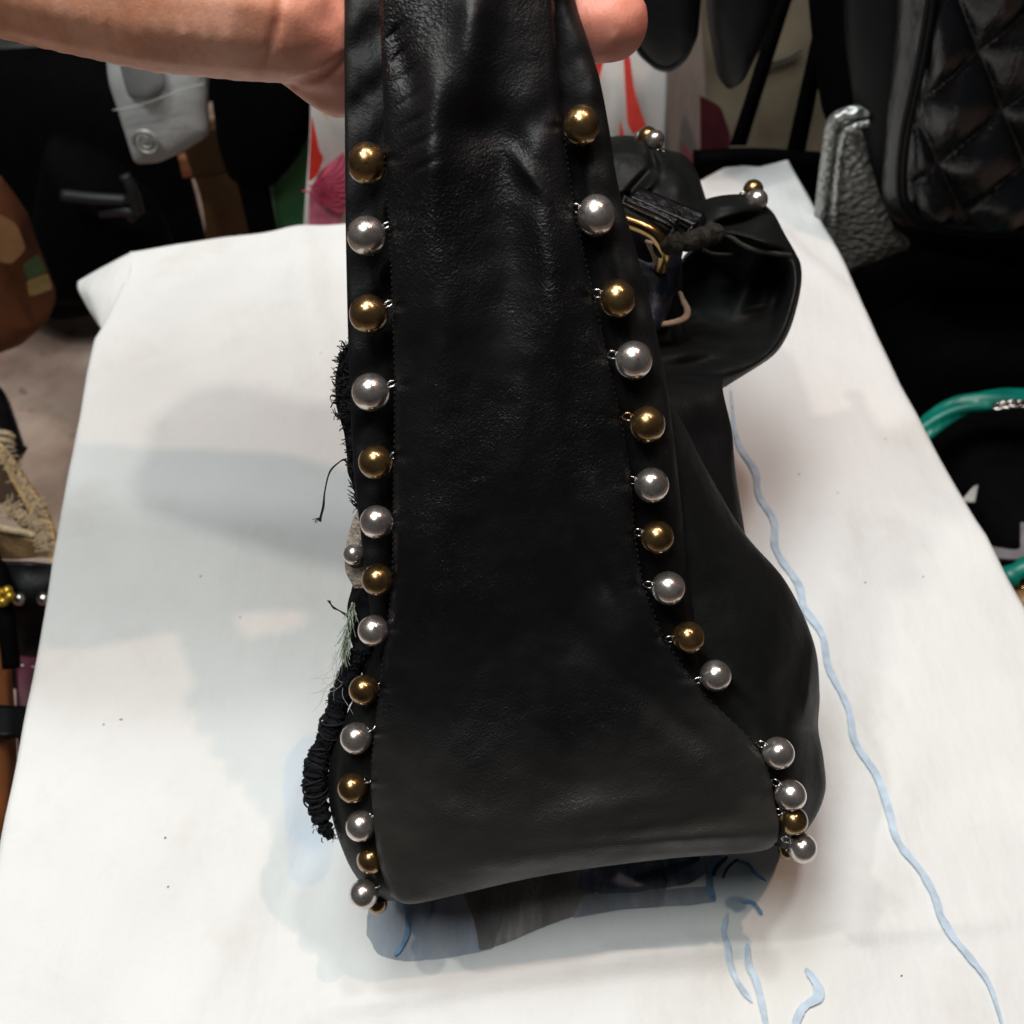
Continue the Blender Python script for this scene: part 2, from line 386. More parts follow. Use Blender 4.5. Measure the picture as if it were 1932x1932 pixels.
patch('corner_flap', [[(250, 474, 0), (243, 525, 0), (222, 575, -.002), (200, 628, -.006)], [(215, 492, -.004), (205, 535, -.004), (200, 580, -.007), (193, 622, -.010)],
                      [(178, 512, -.012), (172, 545, -.010), (178, 580, -.012), (188, 618, -.014)], [(146, 531, -.020), (147, 548, -.020), (165, 582, -.022), (186, 615, -.022)]],
      cloth, tcl, 24, 24, conv=lambda x, y, z: T(x, y, z), thick=.0006, disp=.0008, dscale=60)
m_stroke = plain('pale_blue_print', (.47, .57, .67), .9, 0, .1, .2, 150, .2, .0006, 900)
m_stroke2 = plain('mid_blue_print', (.16, .27, .42), .9, 0, .1, .35, 200, .2, .0006, 900)
m_stroke3 = plain('dark_blue_print', (.035, .055, .10), .9, 0, .1, .5, 200, .2, .0006, 900)
def print_shade_mat(name, a, b_, sc, al=0):
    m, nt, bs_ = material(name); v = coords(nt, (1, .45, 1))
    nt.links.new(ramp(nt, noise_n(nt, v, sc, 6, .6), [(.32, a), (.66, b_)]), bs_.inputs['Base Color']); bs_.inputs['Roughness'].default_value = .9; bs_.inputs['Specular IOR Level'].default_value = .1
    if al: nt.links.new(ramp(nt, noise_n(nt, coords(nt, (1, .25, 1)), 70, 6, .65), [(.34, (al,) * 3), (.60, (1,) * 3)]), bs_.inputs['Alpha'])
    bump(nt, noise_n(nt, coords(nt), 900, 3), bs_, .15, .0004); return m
def print_shade_shape(pts, mat, lift, edge=.00025):  # dark patch under the bag: print with the bag's cast shadow painted in
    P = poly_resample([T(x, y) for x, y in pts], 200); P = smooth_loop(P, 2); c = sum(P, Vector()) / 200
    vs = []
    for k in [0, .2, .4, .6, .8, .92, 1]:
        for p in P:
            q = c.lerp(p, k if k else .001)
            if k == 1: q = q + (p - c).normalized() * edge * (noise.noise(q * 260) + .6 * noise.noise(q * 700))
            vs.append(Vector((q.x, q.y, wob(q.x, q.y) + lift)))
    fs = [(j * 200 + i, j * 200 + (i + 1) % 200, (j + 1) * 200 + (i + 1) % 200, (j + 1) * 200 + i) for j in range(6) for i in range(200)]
    o = link('print_shade_shape', mesh(vs, fs), mat, tcl)
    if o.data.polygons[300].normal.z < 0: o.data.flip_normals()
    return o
print_shade_shape([(700, 1640), (690, 1760), (712, 1800), (760, 1812), (830, 1808), (930, 1790), (960, 1700), (950, 1620)], print_shade_mat('slate_blue_print_shade', (.27, .31, .38), (.42, .46, .52), 45, .55), .0003)
print_shade_shape([(868, 1600), (875, 1690), (896, 1740), (905, 1794), (965, 1776), (1035, 1748), (1085, 1730), (1180, 1716), (1250, 1712), (1260, 1660), (1240, 1580)], print_shade_mat('umber_print_shade', (.13, .115, .10), (.28, .26, .25), 55, .35), .0005)
print_shade_shape([(1100, 1590), (1090, 1680), (1150, 1690), (1230, 1680), (1300, 1668), (1345, 1640), (1370, 1600), (1300, 1570)], print_shade_mat('indigo_print_shade', (.045, .07, .12), (.20, .24, .32), 75, .35), .0007)
print_shade_shape([(1080, 1735), (1100, 1690), (1200, 1686), (1300, 1674), (1345, 1672), (1352, 1700), (1300, 1708), (1180, 1716)], print_shade_mat('misty_blue_print_shade', (.22, .25, .29), (.36, .38, .41), 34, .5), .0009)
def stroke(pts, wpx, mat, n=90, lift=.0014):
    Ps = [cr(pts, i / (n - 1) * (len(pts) - 1)) for i in range(n)]
    vs, fs = [], []
    for i, (x, y) in enumerate(Ps):
        p = T(x, y); q0 = T(*Ps[max(i - 1, 0)]); q1 = T(*Ps[min(i + 1, n - 1)]); t = (q1 - q0); t.z = 0; t.normalize(); s = Vector((-t.y, t.x, 0))
        f = i / (n - 1); w2 = wpx / 1932 * (p - C0).length * .5 * (min(1, f * 8 + .25) * min(1, (1 - f) * 8 + .25)) * (1 + .30 * noise.noise(Vector((x * .03, y * .03, 5))) + .16 * noise.noise(Vector((x * .11, y * .11, 5))))
        for sgn in (-1, 1):
            e = p + s * sgn * w2; vs.append(Vector((e.x, e.y, wob(e.x, e.y) + lift)))
    for i in range(n - 1): fs.append((2 * i, 2 * i + 1, 2 * i + 3, 2 * i + 2))
    o = link('printed_stroke', mesh(vs, fs), mat, tcl)
    if o.data.polygons[0].normal.z < 0: o.data.flip_normals()
    return o
stroke([(1378, 740), (1385, 810), (1398, 850), (1425, 890), (1432, 935), (1460, 985), (1463, 1040), (1503, 1108), (1515, 1160), (1547, 1212), (1560, 1270), (1598, 1338), (1612, 1400), (1650, 1462), (1672, 1530), (1690, 1590), (1738, 1648), (1765, 1700), (1778, 1745), (1830, 1810), (1865, 1860), (1892, 1945)], 12.5, m_stroke, 260)
stroke([(1372, 1722), (1364, 1760), (1372, 1800), (1390, 1850), (1418, 1892)], 9, m_stroke)
stroke([(1406, 1785), (1412, 1820), (1428, 1860), (1446, 1945)], 9, m_stroke, lift=.0018)
stroke([(1517, 1830), (1538, 1862), (1540, 1885), (1512, 1905), (1494, 1945)], 13, m_stroke)
stroke([(765, 1695), (770, 1730), (765, 1770), (744, 1804)], 9, m_stroke2)
stroke([(815, 1690), (816, 1715), (806, 1736)], 6, m_stroke2)
stroke([(1385, 1625), (1410, 1632), (1425, 1650), (1446, 1664)], 7, m_stroke2, 40)
stroke([(1362, 1610), (1342, 1640), (1338, 1670), (1347, 1702)], 12, m_stroke2, 40)
stroke([(1395, 1700), (1420, 1705), (1438, 1727)], 7, m_stroke2, 40)
stroke([(1372, 1618), (1350, 1640), (1345, 1655)], 7, m_stroke3, 40, .0018)
stroke([(1392, 1622), (1372, 1640), (1362, 1660)], 5, m_stroke3, 40, .0018)
stroke([(1258, 1640), (1290, 1632), (1320, 1618)], 10, m_stroke3, 40)
stroke([(1195, 1660), (1240, 1650), (1280, 1640)], 14, m_stroke3, 40, .0018)
# specks of lint on the cloth
sp = Acc()
for k in range(14):
    x, y = (random.uniform(100, 620), random.uniform(620, 1900)) if k % 2 else (random.uniform(1450, 1850), random.uniform(760, 1900))
    p = T(x, y); p = Vector((p.x, p.y, wob(p.x, p.y) + .0004)); a = random.uniform(0, 6.28); L = random.uniform(.0002, .0006)
    d = Vector((math.cos(a), math.sin(a), 0)) * L
    sp.add(tube_data([p - d, p + Vector((-d.y, d.x, 0)) * .3, p + d], .00022, 5))
tag(sp.build('lint', plain('brown_lint', (.10, .07, .05), .9), tcl), kind='stuff')
tb = thing('display_table', 'low table hidden under the white printed cloth', 'table', (0, .28, FZ))
mw = plain('dark_table_wood', (.06, .04, .03), .6)
box('tabletop', (0, .27, -.018), (.36, .42, .02), mw, tb)
for sx in (-1, 1):
    for sy in (.08, .46): box('leg', (sx * .15, sy, (FZ - .03) / 2), (.03, .03, -FZ - .035), mw, tb)
# ------------------------------------------------------------------ the handbag
bag = thing('leather_handbag', 'black leather handbag edged with silver and brass beads, lifted above the white cloth', 'handbag', (.03, .16, .004))
PDT = [(-200, .262), (0, .264), (150, .267), (300, .2715), (450, .277), (600, .283), (750, .2905), (900, .299), (1050, .3075), (1200, .316), (1350, .3235), (1450, .328), (1550, .332), (1650, .336), (1720, .340)]
def PD(y): return interp(PDT, y)
LE = [(-120, 712), (0, 715), (150, 722), (300, 726), (400, 733), (500, 738), (600, 742), (700, 745), (800, 745), (900, 743), (1000, 742), (1100, 740), (1200, 729), (1300, 716), (1400, 705), (1450, 700), (1500, 701)]
RE = [(-120, 1040), (0, 1046), (150, 1050), (300, 1070), (400, 1084), (500, 1106), (600, 1130), (700, 1150), (800, 1173), (900, 1190), (1000, 1196), (1100, 1212), (1200, 1250), (1300, 1318), (1400, 1422), (1450, 1449), (1500, 1459)]
SS = [0, .05, .25, .5, .75, .95, 1]
rows = []
for y in (-120, 0, 90, 200, 300, 400, 500, 600, 700, 800, 900, 1000, 1100, 1200, 1260, 1320, 1380, 1420, 1460, 1500):
    l, r = interp(LE, y), interp(RE, y)
    rows.append([(l + (r - l) * s, y, PD(y) + (.0035 if s in (0, 1) else (.0005 if s in (.05, .95) else -.0022 - (.0018 if s == .5 else 0)))) for s in SS])
bot = [(736, 1688), (772, 1702), (868, 1684), (1040, 1648), (1255, 1620), (1430, 1606), (1466, 1588)]
rows.append([(706, 1560, .3345), (735, 1560, .3320), (870, 1560, .3285), (1060, 1560, .3275), (1270, 1555, .3285), (1450, 1545, .331), (1466, 1540, .3335)])
rows.append([(716, 1630, .337), (742, 1635, .3345), (862, 1630, .331), (1055, 1608, .3300), (1260, 1592, .331), (1446, 1580, .333), (1468, 1572, .335)])
rows.append([(x, y, .3405) for x, y in bot])
rows.append([(x + (966 - x) * .01, y - 12, .349) for x, y in bot])
rows.append([(x + (966 - x) * .06, y - 70, .362) for x, y in bot])
def G2(x, y, cx, cy, sx, sy, a=0):
    dx, dy = x - cx, y - cy; c, s = math.cos(a), math.sin(a); X = dx * c + dy * s; Y = -dx * s + dy * c
    return math.exp(-(X / sx) ** 2 - (Y / sy) ** 2)
PUCK = [(0, y_, 1) for y_ in (300, 437, 578, 726, 861, 980, 1090, 1186, 1298, 1384, 1478)] + [(0, y_, 0) for y_ in (240, 400, 560, 675, 790, 912, 1010, 1108, 1205, 1282)]
def dpan(x, y, s, t):
    d = 0
    d -= .0050 * G2(x, y, 812, 300, 42, 190, .05)
    d -= .0045 * G2(x, y, 890, 60, 40, 120, .1)
    d += .0044 * G2(x, y, 945, 430, 60, 260)
    d += .0020 * G2(x, y, 760, 110, 22, 90, -.3)
    d -= .0034 * G2(x, y, 1040, 520, 36, 240, -.12)
    d -= .0032 * G2(x, y, 830, 660, 44, 220, 0)
    d += .0012 * G2(x, y, 1000, 240, 30, 90, .7)
    d -= .0014 * G2(x, y, 1150, 980, 22, 90, -.5)
    d += .0016 * G2(x, y, 1120, 1060, 18, 110, -.45)
    d -= .0020 * G2(x, y, 1180, 1180, 60, 90, .6)
    d += .0022 * G2(x, y, 1240, 1330, 170, 26, .75)
    d += .0026 * G2(x, y, 1250, 1560, 190, 26, -.13) - .0014 * G2(x, y, 1240, 1505, 180, 30, -.2)
    d += .0016 * G2(x, y, 1290, 1600, 130, 12, -.05)
    d -= .0036 * G2(x, y, 880, 1500, 130, 130)
    d += .0040 * G2(x, y, 1000, 1180, 120, 170, .3) - .0030 * G2(x, y, 830, 1130, 50, 200, 0) + .0024 * G2(x, y, 1060, 1480, 60, 120, .5) - .0020 * G2(x, y, 1330, 1450, 90, 50, .3)
    d += .0030 * G2(x, y, 905, 240, 60, 50, .4) - .0016 * G2(x, y, 1000, 330, 60, 14, .9) - .0016 * G2(x, y, 985, 790, 30, 160, .1) + .0016 * G2(x, y, 1080, 800, 26, 170, -.1)
    for bx, by, sd in PUCK:
        if abs(y - by) < 22: d += .0013 * math.exp(-((y - by) / 7) ** 2 - ((x - interp(LE if sd else RE, y)) / 22) ** 2)
    # diagonal pulls at the top and puckers along the stitched edges
    for k in range(7): d += .0007 * G2(x, y, 745 + 9 * k, 60 + 42 * k, 26, 5, -.75 + .05 * k)
    e = min(s, 1 - s); d += .0006 * math.sin(y * .105 + 2 * math.sin(y * .021)) * math.exp(-e * 22)
    return d
panel = patch('gusset_panel', rows, M['leather'], bag, 170, 420, dpan, .0007, 75, .0016, seed=1)
panel['label'] = 'long black leather side panel widening from strap to base'
# second layer of the strap behind the panel, right and left
RS = [(-120, 1000, 1066), (0, 1000, 1085), (75, 1000, 1108), (150, 1010, 1131), (250, 1020, 1150), (350, 1040, 1166), (500, 1060, 1207), (650, 1100, 1243), (760, 1120, 1262), (900, 1140, 1279), (1000, 1150, 1290), (1100, 1170, 1300), (1200, 1190, 1316), (1270, 1220, 1332), (1330, 1260, 1350)]
rows = []
for y, l, r in RS:
    D = PD(y) + .0105 + .0025 * sm(1000, 1330, y)
    rows.append([(l, y, D + .001), (l + (r - l) * .35, y, D), (l + (r - l) * .7, y, D - .0018), (r - 14, y, D - .0012), (r - 2, y, D + .0015), (r, y + 1, D + .0045), (r - 12, y + 1, D + .0075)])
def dsr(x, y, s, t):
    return -.0012 * G2(x, y, 1120, 420, 14, 120, -.15) + .0010 * G2(x, y, 1095, 330, 14, 60) - .0014 * G2(x, y, 1180, 560, 12, 90, -.2) + .0006 * math.sin(y * .07) * math.exp(-((s - .55) * 5) ** 2)
patch('strap', rows, M['leather_back'], bag, 60, 260, dsr, .0010, 90, .0014, seed=4)
rows = []
for y, l in ((-120, 648), (0, 650), (120, 650), (250, 651), (400, 652), (600, 656), (750, 661), (900, 669), (1000, 680), (1100, 692), (1200, 704), (1260, 712)):
    D = PD(y) + .0135
    rows.append([(l + 8, y, D + .008), (l, y, D + .004), (l + 5, y, D + .001), (l + 40, y, D + .001), (l + 75, y, D + .002), (800, y, D + .002)])
patch('strap', rows, M['leather_back'], bag, 40, 200, lambda x, y, s, t: .0005 * math.sin(y * .06 + x * .05), .0012, 90, .0014, seed=6)
# right side of the body
rows = [
    [(1130, 600, .302), (1180, 640, .304), (1222, 680, .307), (1246, 718, .313), (1262, 755, .322), (1256, 762, .333)],
    [(1150, 760, .306), (1215, 770, .309), (1256, 785, .3135), (1283, 800, .322), (1296, 812, .331), (1290, 820, .343)],
    [(1180, 870, .3125), (1240, 870, .315), (1285, 872, .320), (1312, 876, .328), (1330, 880, .339), (1326, 888, .352)],
    [(1190, 1000, .320), (1260, 1000, .3215), (1330, 1000, .3265), (1375, 1000, .3365), (1402, 1003, .350), (1399, 1010, .366)],
    [(1210, 1120, .326), (1300, 1115, .3265), (1390, 1105, .332), (1445, 1098, .344), (1482, 1098, .358), (1478, 1106, .376)],
    [(1250, 1240, .331), (1345, 1230, .3305), (1440, 1220, .335), (1500, 1212, .348), (1534, 1212, .363), (1530, 1218, .382)],
    [(1310, 1330, .335), (1385, 1320, .3335), (1460, 1312, .338), (1512, 1306, .350), (1545, 1306, .365), (1540, 1310, .385)],
    [(1370, 1395, .337), (1425, 1385, .3360), (1480, 1378, .341), (1518, 1374, .352), (1543, 1372, .366), (1538, 1375, .385)],
    [(1420, 1440, .338), (1455, 1435, .3375), (1498, 1432, .342), (1532, 1430, .353), (1553, 1430, .365), (1548, 1430, .382)],
    [(1440, 1500, .3395), (1470, 1500, .3395), (1508, 1497, .344), (1538, 1494, .354), (1557, 1490, .364), (1552, 1488, .378)],
    [(1455, 1555, .3425), (1478, 1556, .343), (1503, 1555, .347), (1524, 1550, .354), (1538, 1543, .362), (1532, 1538, .373)],
    [(1462, 1596, .3455), (1474, 1600, .347), (1484, 1602, .350), (1492, 1600, .355), (1498, 1596, .360), (1494, 1586, .369)],
]
def dside(x, y, s, t):
    return -.0016 * G2(x, y, 1530, 1250, 8, 90, .12) + .0022 * G2(x, y, 1490, 1300, 26, 150, .2) - .0015 * G2(x, y, 1380, 1280, 90, 14, .75) + .0018 * G2(x, y, 1535, 1385, 50, 12, .1) \
        - .0014 * G2(x, y, 1300, 960, 14, 120, -.3) + .0016 * G2(x, y, 1430, 1150, 22, 120, -.3)
patch('body_panel', rows, M['leather_side'], bag, 90, 260, dside, .0012, 55, .0016, seed=9)
# left side of the body, a narrow bulge
rows = []
for y, l in ((1200, 730), (1240, 705), (1300, 676), (1370, 645), (1430, 624), (1490, 619), (1540, 626), (1590, 641), (1640, 663), (1675, 690), (1700, 728)):
    D = PD(y)
    rows.append([(790, y - 4, D + .0065), (max(l + 48, 700), y, D + .0065), (l + 26, y, D + .0088), (l + 8, y, D + .014), (l, y, D + .020), (l + 6, y - 4, min(D + .029, .362))])
patch('body_panel', rows, M['leather_side'], bag, 60, 160, None, .0010, 70, .0014, seed=12)
# dark far wall of the body showing between strap and fold
patch('body_panel', [[(1180, 700, .366), (1260, 705, .380), (1320, 705, .392), (1362, 705, .40), (1366, 705, .41)], [(1180, 745, .352), (1270, 755, .356), (1320, 748, .362), (1360, 738, .368), (1364, 738, .376)],
                     [(1200, 850, .352), (1290, 850, .356), (1345, 830, .364), (1378, 815, .370), (1381, 820, .378)],
                     [(1220, 940, .354), (1320, 930, .358), (1370, 915, .366), (1386, 900, .372), (1390, 905, .380)],
                     [(1240, 1060, .358), (1340, 1050, .362), (1390, 1040, .369), (1406, 1020, .376), (1408, 1020, .384)]], M['leather_back'], bag, 40, 60, None, .001, 70)
# beads with their rings
BEADS = [  # x, y, r, metal, ring angle (deg, 0 = right, ccw) or None
    (693, 309, 37, 'b', None, 1.08), (692, 445, 37, 's', 28, 1), (696, 593, 37, 'b', 28, 1), (700, 740, 36.5, 's', 22, 1), (709, 872, 33, 'b', 20, 1), (711, 985, 32, 's', None, 1),
    (713, 1094, 31, 'b', None, 1), (705, 1190, 30, 's', 8, 1), (687, 1302, 29, 'b', 12, 1), (672, 1393, 30.5, 's', 38, 1), (665, 1486, 29, 'b', 30, 1), (681, 1558, 29.5, 's', 50, 1),
    (700, 1621, 27, 'b', 50, 1), (686, 1687, 28, 's', 40, 1), (712, 1705, 19, 'b', None, 1),
    (1097, 237, 35, 'b', None, 1.1), (1125, 407, 36, 's', 160, 1.1), (1165, 564, 34, 'b', 165, 1.08), (1195, 680, 35.5, 's', 165, 1.05), (1221, 801, 34, 'b', 158, 1.04), (1229, 916, 33, 's', 165, 1.03),
    (1240, 1014, 31.5, 'b', 165, 1.02), (1261, 1110, 32.5, 's', 170, 1), (1299, 1203, 31, 'b', 185, 1), (1350, 1275, 30, 's', 195, 1), (1468, 1421, 30.5, 's', 152, 1), (1491, 1500, 30, 's', 140, 1),
    (1497, 1548, 27, 'b', 150, 1), (1513, 1600, 28, 's', 150, 1), (1484, 1605, 16, 'b', None, 1)]
def sphere_me(seg=40, rings=24):
    bm = bmesh.new(); bmesh.ops.create_uvsphere(bm, u_segments=seg, v_segments=rings, radius=1); me = bpy.data.meshes.new('bead'); bm.to_mesh(me); bm.free(); return me
SPH = {'s': sphere_me(), 'b': sphere_me()}
SPH['s'].materials.append(M['silver']); SPH['b'].materials.append(M['brass'])
def bead(x, y, rpx, mk, ang, d, ey=1.0, parent=bag, label=None):
    p = W(x, y, d); r = rpx * d / 1932
    me = SPH[mk].copy(); A = _u * 1
    for v in me.vertices:
        q = v.co * r; q = q + _u * (q.dot(_u)) * (ey - 1); v.co = q * (1 + .012 * noise.noise(v.co * 2 + Vector((x, y, 0)) * .01))
    o = link('bead', me, None, parent)
    o.matrix_parent_inverse = WM[parent.name].inverted(); o.location = p
    WM[o.name] = Matrix.Translation(p)
    if label: o['label'] = label
    else: o['label'] = ('polished aged silver ball bead' if mk == 's' else 'darkened brass ball bead')
    if ang is not None:
        a = math.radians(ang); dx, dy = math.cos(a), -math.sin(a)
        rr = 8.2 / 1932 * d
        cpos = W(x + dx * (rpx + 5), y + dy * (rpx + 5), d + .0004)
        X = (_r * dx - _u * dy); Yv = X.cross(_f).normalized() * .75 + _f * .66
        P = [cpos + X * math.cos(t) * rr * 1.15 + Yv * math.sin(t) * rr for t in [k * 2 * math.pi / 20 for k in range(20)]]
        q = tube('jump_ring', P, .00034, M['copperwire'] if (x, y) == (1221, 801) else M['wire'], o, 7, True)
        q.matrix_parent_inverse = WM[o.name].inverted()
        cap = W(x + dx * (rpx - 1.5), y + dy * (rpx - 1.5), d)
        tube('cap', [cap - X * .0006, cap + X * .0004], .0009, M['wire'], o, 10).matrix_parent_inverse = WM[o.name].inverted()
    return o
for x, y, r, mk, an, ey in BEADS:
    left = x < 760
    d = PD(y) + (.0055 if left else .0045)
    if y > 1590: d += .002
    if r < 20: d += .012
    bead(x, y, r, mk, an, d, ey)
bead(668, 1046, 20.5, 's', None, PD(1046) + .018, label='small steel stud bead on the torn lining')
# stitches along the seams where the rings are sewn in
st = Acc()
for tab, sg in ((LE, 1), (RE, -1)):
    for k in range(0, 108):
        y = 260 + k * 11.4
        if y > 1490: break
        x = interp(tab, y) + sg * 3; x2 = interp(tab, y + 6) + sg * 3
        st.add(tube_data([W(x - sg * 3, y, PD(y) + .0046), W((x + x2) / 2 - sg * 3.4, y + 3, PD(y) + .0036), W(x2 - sg * 3, y + 6, PD(y) + .0046)], .00022, 5))
tag(st.build('stitching', M['black_thread'], bag), kind='stuff')
# torn lining on the left with its frayed edge
rows = []
for y in range(640, 1300, 25):
    l = interp([(640, 662), (660, 645), (700, 634), (760, 632), (800, 645), (840, 652), (880, 655), (930, 668), (960, 676), (1000, 684), (1100, 668), (1130, 656), (1180, 655), (1215, 664), (1290, 690)], y) + 3.5 * noise.noise(Vector((y * .05, 2, 0)))
    D = PD(y) + .021
    rows.append([(l, y, D + .001), (l + 18, y, D - .001), (l + 50, y, D), (770, y, D)])
patch('torn_lining', rows, M['black_cloth'], bag, 30, 150, None, .0012, 180, .0008, seed=15)
def fiber(acc, x, y, d, ang, L, r=.00016, curl=.6, n=9):
    P = []; a = ang; px, py, dd = x, y, d
    for i in range(n):
        P.append(W(px, py, dd)); px += math.cos(a) * L / n; py -= math.sin(a) * L / n; a += random.gauss(0, curl * .35); dd += random.gauss(0, .0004)
    acc.add(tube_data(P, lambda t: r * (1 - .5 * t), 5))
fr = Acc()
for k in range(230):
    y = random.choice([random.uniform(642, 800), random.uniform(642, 800), random.uniform(930, 985), random.uniform(800, 930)])
    l = interp([(640, 662), (660, 645), (700, 638), (760, 638), (800, 650), (840, 656), (880, 658), (930, 670), (985, 682)], y)
    fiber(fr, l + random.uniform(-2, 16), y, PD(y) + .0205, math.pi + random.uniform(-.9, .5), random.uniform(8, 24) if y < 800 else random.uniform(5, 18), random.uniform(.00014, .00034), 1.3)
for k in range(40):   # loose weave behind the fourth bead
    y = random.uniform(700, 790); fiber(fr, random.uniform(640, 668), y, PD(y) + .0195, random.uniform(-1.2, .2) + math.pi, 26, .00022)
for k in range(7): fiber(fr, 676 - k, 962 - k * 8, PD(960) + .020, math.pi - .9 + random.uniform(-.15, .15), 26, .00026, .15)
tag(fr.build('frayed_threads', M['black_thread'], bag), 'black threads fraying from the torn lining', kind='stuff')
ht = Acc()
for off in (0, 2.2):
    ht.add(tube_data(curve_pts([(664, 893 + off, .318), (652, 868 + off, .318), (640, 872, .318), (622, 890 + off, .318), (613, 925 + off, .3185), (609 + off, 955, .319), (604 + off, 975, .3195), (603 + off, 984, .3195)], 40), .00022, 6))
for a, L in ((2.9, 16), (3.4, 14), (3.9, 13), (4.4, 14), (4.9, 9)): fiber(ht, 603, 978, .3195, a, L, .00017)
ht.build('loose_thread', M['black_thread'], bag)['label'] = 'long loose black thread hanging from the torn edge'
ht = Acc()
for off in (0, 2, 4): ht.add(tube_data(curve_pts([(656, 1160 + off, .335), (640, 1152, .335), (628, 1144 + off * .6, .3352), (618 + off, 1133, .3355)], 16), .00024, 6))
ht.build('loose_thread', M['black_thread'], bag)
rows = []
for y in range(955, 1112, 12):
    l = interp([(955, 680), (980, 665), (1010, 656), (1050, 650), (1080, 652), (1095, 660), (1110, 668)], y) + 2 * noise.noise(Vector((y * .2, 0, 1)))
    r_ = interp([(955, 684), (980, 686), (1040, 690), (1110, 700)], y) + 8
    D = PD(y) + .0195; rows.append([(l, y, D + .001), (l + 6, y, D), ((l + r_) / 2, y, D - .0006), (r_, y, D)])
patch('suede_patch', rows, M['suede'], bag, 24, 60, None, .001, 300, .0012, seed=17)['label'] = 'torn scrap of taupe suede facing'
gt = Acc()
for k in range(75):
    y = random.uniform(1135, 1235); fiber(gt, interp([(1135, 664), (1190, 655), (1235, 648)], y) + random.uniform(-5, 8), y, PD(y) + .0185, -math.pi / 2 - random.uniform(-.25, .5), random.uniform(22, 48), .00017, .25)
gt.build('frayed_threads', M['green_thread'], bag)['kind'] = 'stuff'
gt = Acc()
for k in range(14):
    fiber(gt, random.uniform(628, 648), random.uniform(1225, 1300), PD(1250) + .02, -math.pi / 2 - random.uniform(-.2, .9), random.uniform(40, 95), .00007, .6, 14)
gt.build('loose_fibres', M['grey_thread'], bag)['kind'] = 'stuff'
# ribbed trim
rib = [(705, 1192, .338), (690, 1215, .339), (673, 1242, .3405), (657, 1277, .342), (643, 1313, .344), (633, 1350, .3455), (621, 1386, .347), (604, 1425, .348), (595, 1456, .3485), (596, 1491, .349), (602, 1527, .3495), (613, 1560, .350), (624, 1582, .350)]
P = curve_pts(rib, 230)
def rr_(t):
    base = np.interp(t, [0, .12, .3, .55, .72, .85, 1], [.0026, .0034, .0037, .0038, .0041, .0034, .0013])
    return base * (1 + (.07 * math.sin(t * 190 + 6 * math.sin(t * 11)) if t > .25 else 0) + .34 * noise.noise(Vector((t * 34, 0, 0))) + .18 * noise.noise(Vector((t * 110, 4, 0))))
tube('ribbed_trim', P, rr_, M['black_cloth'], bag, 18)
tr = Acc()
for k in range(520):
    t = random.uniform(.12, 1); x, y, d = cr(rib, t * (len(rib) - 1))
    fiber(tr, x - random.uniform(-14, 21), y + random.uniform(-5, 5), d - random.uniform(.0012, .0042), random.uniform(0, 6.28), random.uniform(5, 15), random.uniform(.0001, .00028), 1.6)
for k in range(17):   # wrapped cord turns
    t = .40 + k * .034 + random.uniform(-.006, .006); x, y, d = cr(rib, t * (len(rib) - 1)); R = rr_(t) * random.uniform(.96, 1.06); q = W(x + random.uniform(-2, 2), y, d); tn = (W(*cr(rib, min(t + .01, 1) * (len(rib) - 1))) - q).normalized()
    s1 = tn.cross(_f).normalized(); s2 = (s1.cross(tn)).normalized() + tn * random.uniform(-.6, .6)
    tr.add(tube_data([q + s1 * math.cos(a) * R + s2 * math.sin(a) * R for a in [j * 2 * math.pi / 18 for j in range(18)]], random.uniform(.0002, .00045), 5, True))
tag(tr.build('frayed_threads', M['black_thread'], bag), kind='stuff')
# ---- far end of the bag
patch('inner_wall', [[(1120, 380, .43), (1200, 395, .428), (1265, 410, .428)], [(1120, 480, .43), (1200, 480, .428), (1285, 470, .430)], [(1150, 640, .43), (1220, 640, .425), (1290, 640, .43)], [(1180, 765, .41), (1240, 760, .405), (1290, 752, .41)]], M['black_cloth'], bag, 20, 40, None, .002, 60)
FD = .44
rows = [  # crumpled dome behind the strap
    [(1110, 262, .47), (1150, 258, .466), (1190, 256, .466), (1225, 268, .468), (1245, 282, .474), (1250, 280, .49)],
    [(1110, 275, .458), (1155, 272, .452), (1200, 272, .450), (1245, 286, .452), (1280, 298, .460), (1290, 292, .478)],
    [(1110, 310, .452), (1155, 310, .444), (1210, 312, .441), (1260, 318, .442), (1302, 325, .452), (1312, 318, .470)],
    [(1120, 350, .448), (1160, 350, .438), (1215, 352, .434), (1275, 356, .436), (1318, 362, .446), (1326, 356, .464)],
    [(1130, 400, .446), (1170, 400, .434), (1225, 402, .430), (1285, 404, .431), (1328, 404, .440), (1338, 400, .458)],
    [(1140, 450, .446), (1180, 450, .436), (1235, 450, .432), (1290, 450, .432), (1335, 450, .440), (1345, 450, .455)]]
def ddome(x, y, s, t):
    return .006 * G2(x, y, 1205, 345, 9, 45, .75) - .004 * G2(x, y, 1222, 352, 9, 50, .75) + .006 * G2(x, y, 1232, 300, 8, 34, -.3) - .004 * G2(x, y, 1175, 300, 40, 20) + .005 * G2(x, y, 1190, 372, 30, 8, -.2) - .004 * G2(x, y, 1280, 345, 18, 30, -.5)
patch('folded_end', rows, M['leather_side'], bag, 90, 90, ddome, .0030, 55, .0016, seed=21)['label'] = 'crumpled far end of the bag behind the strap'
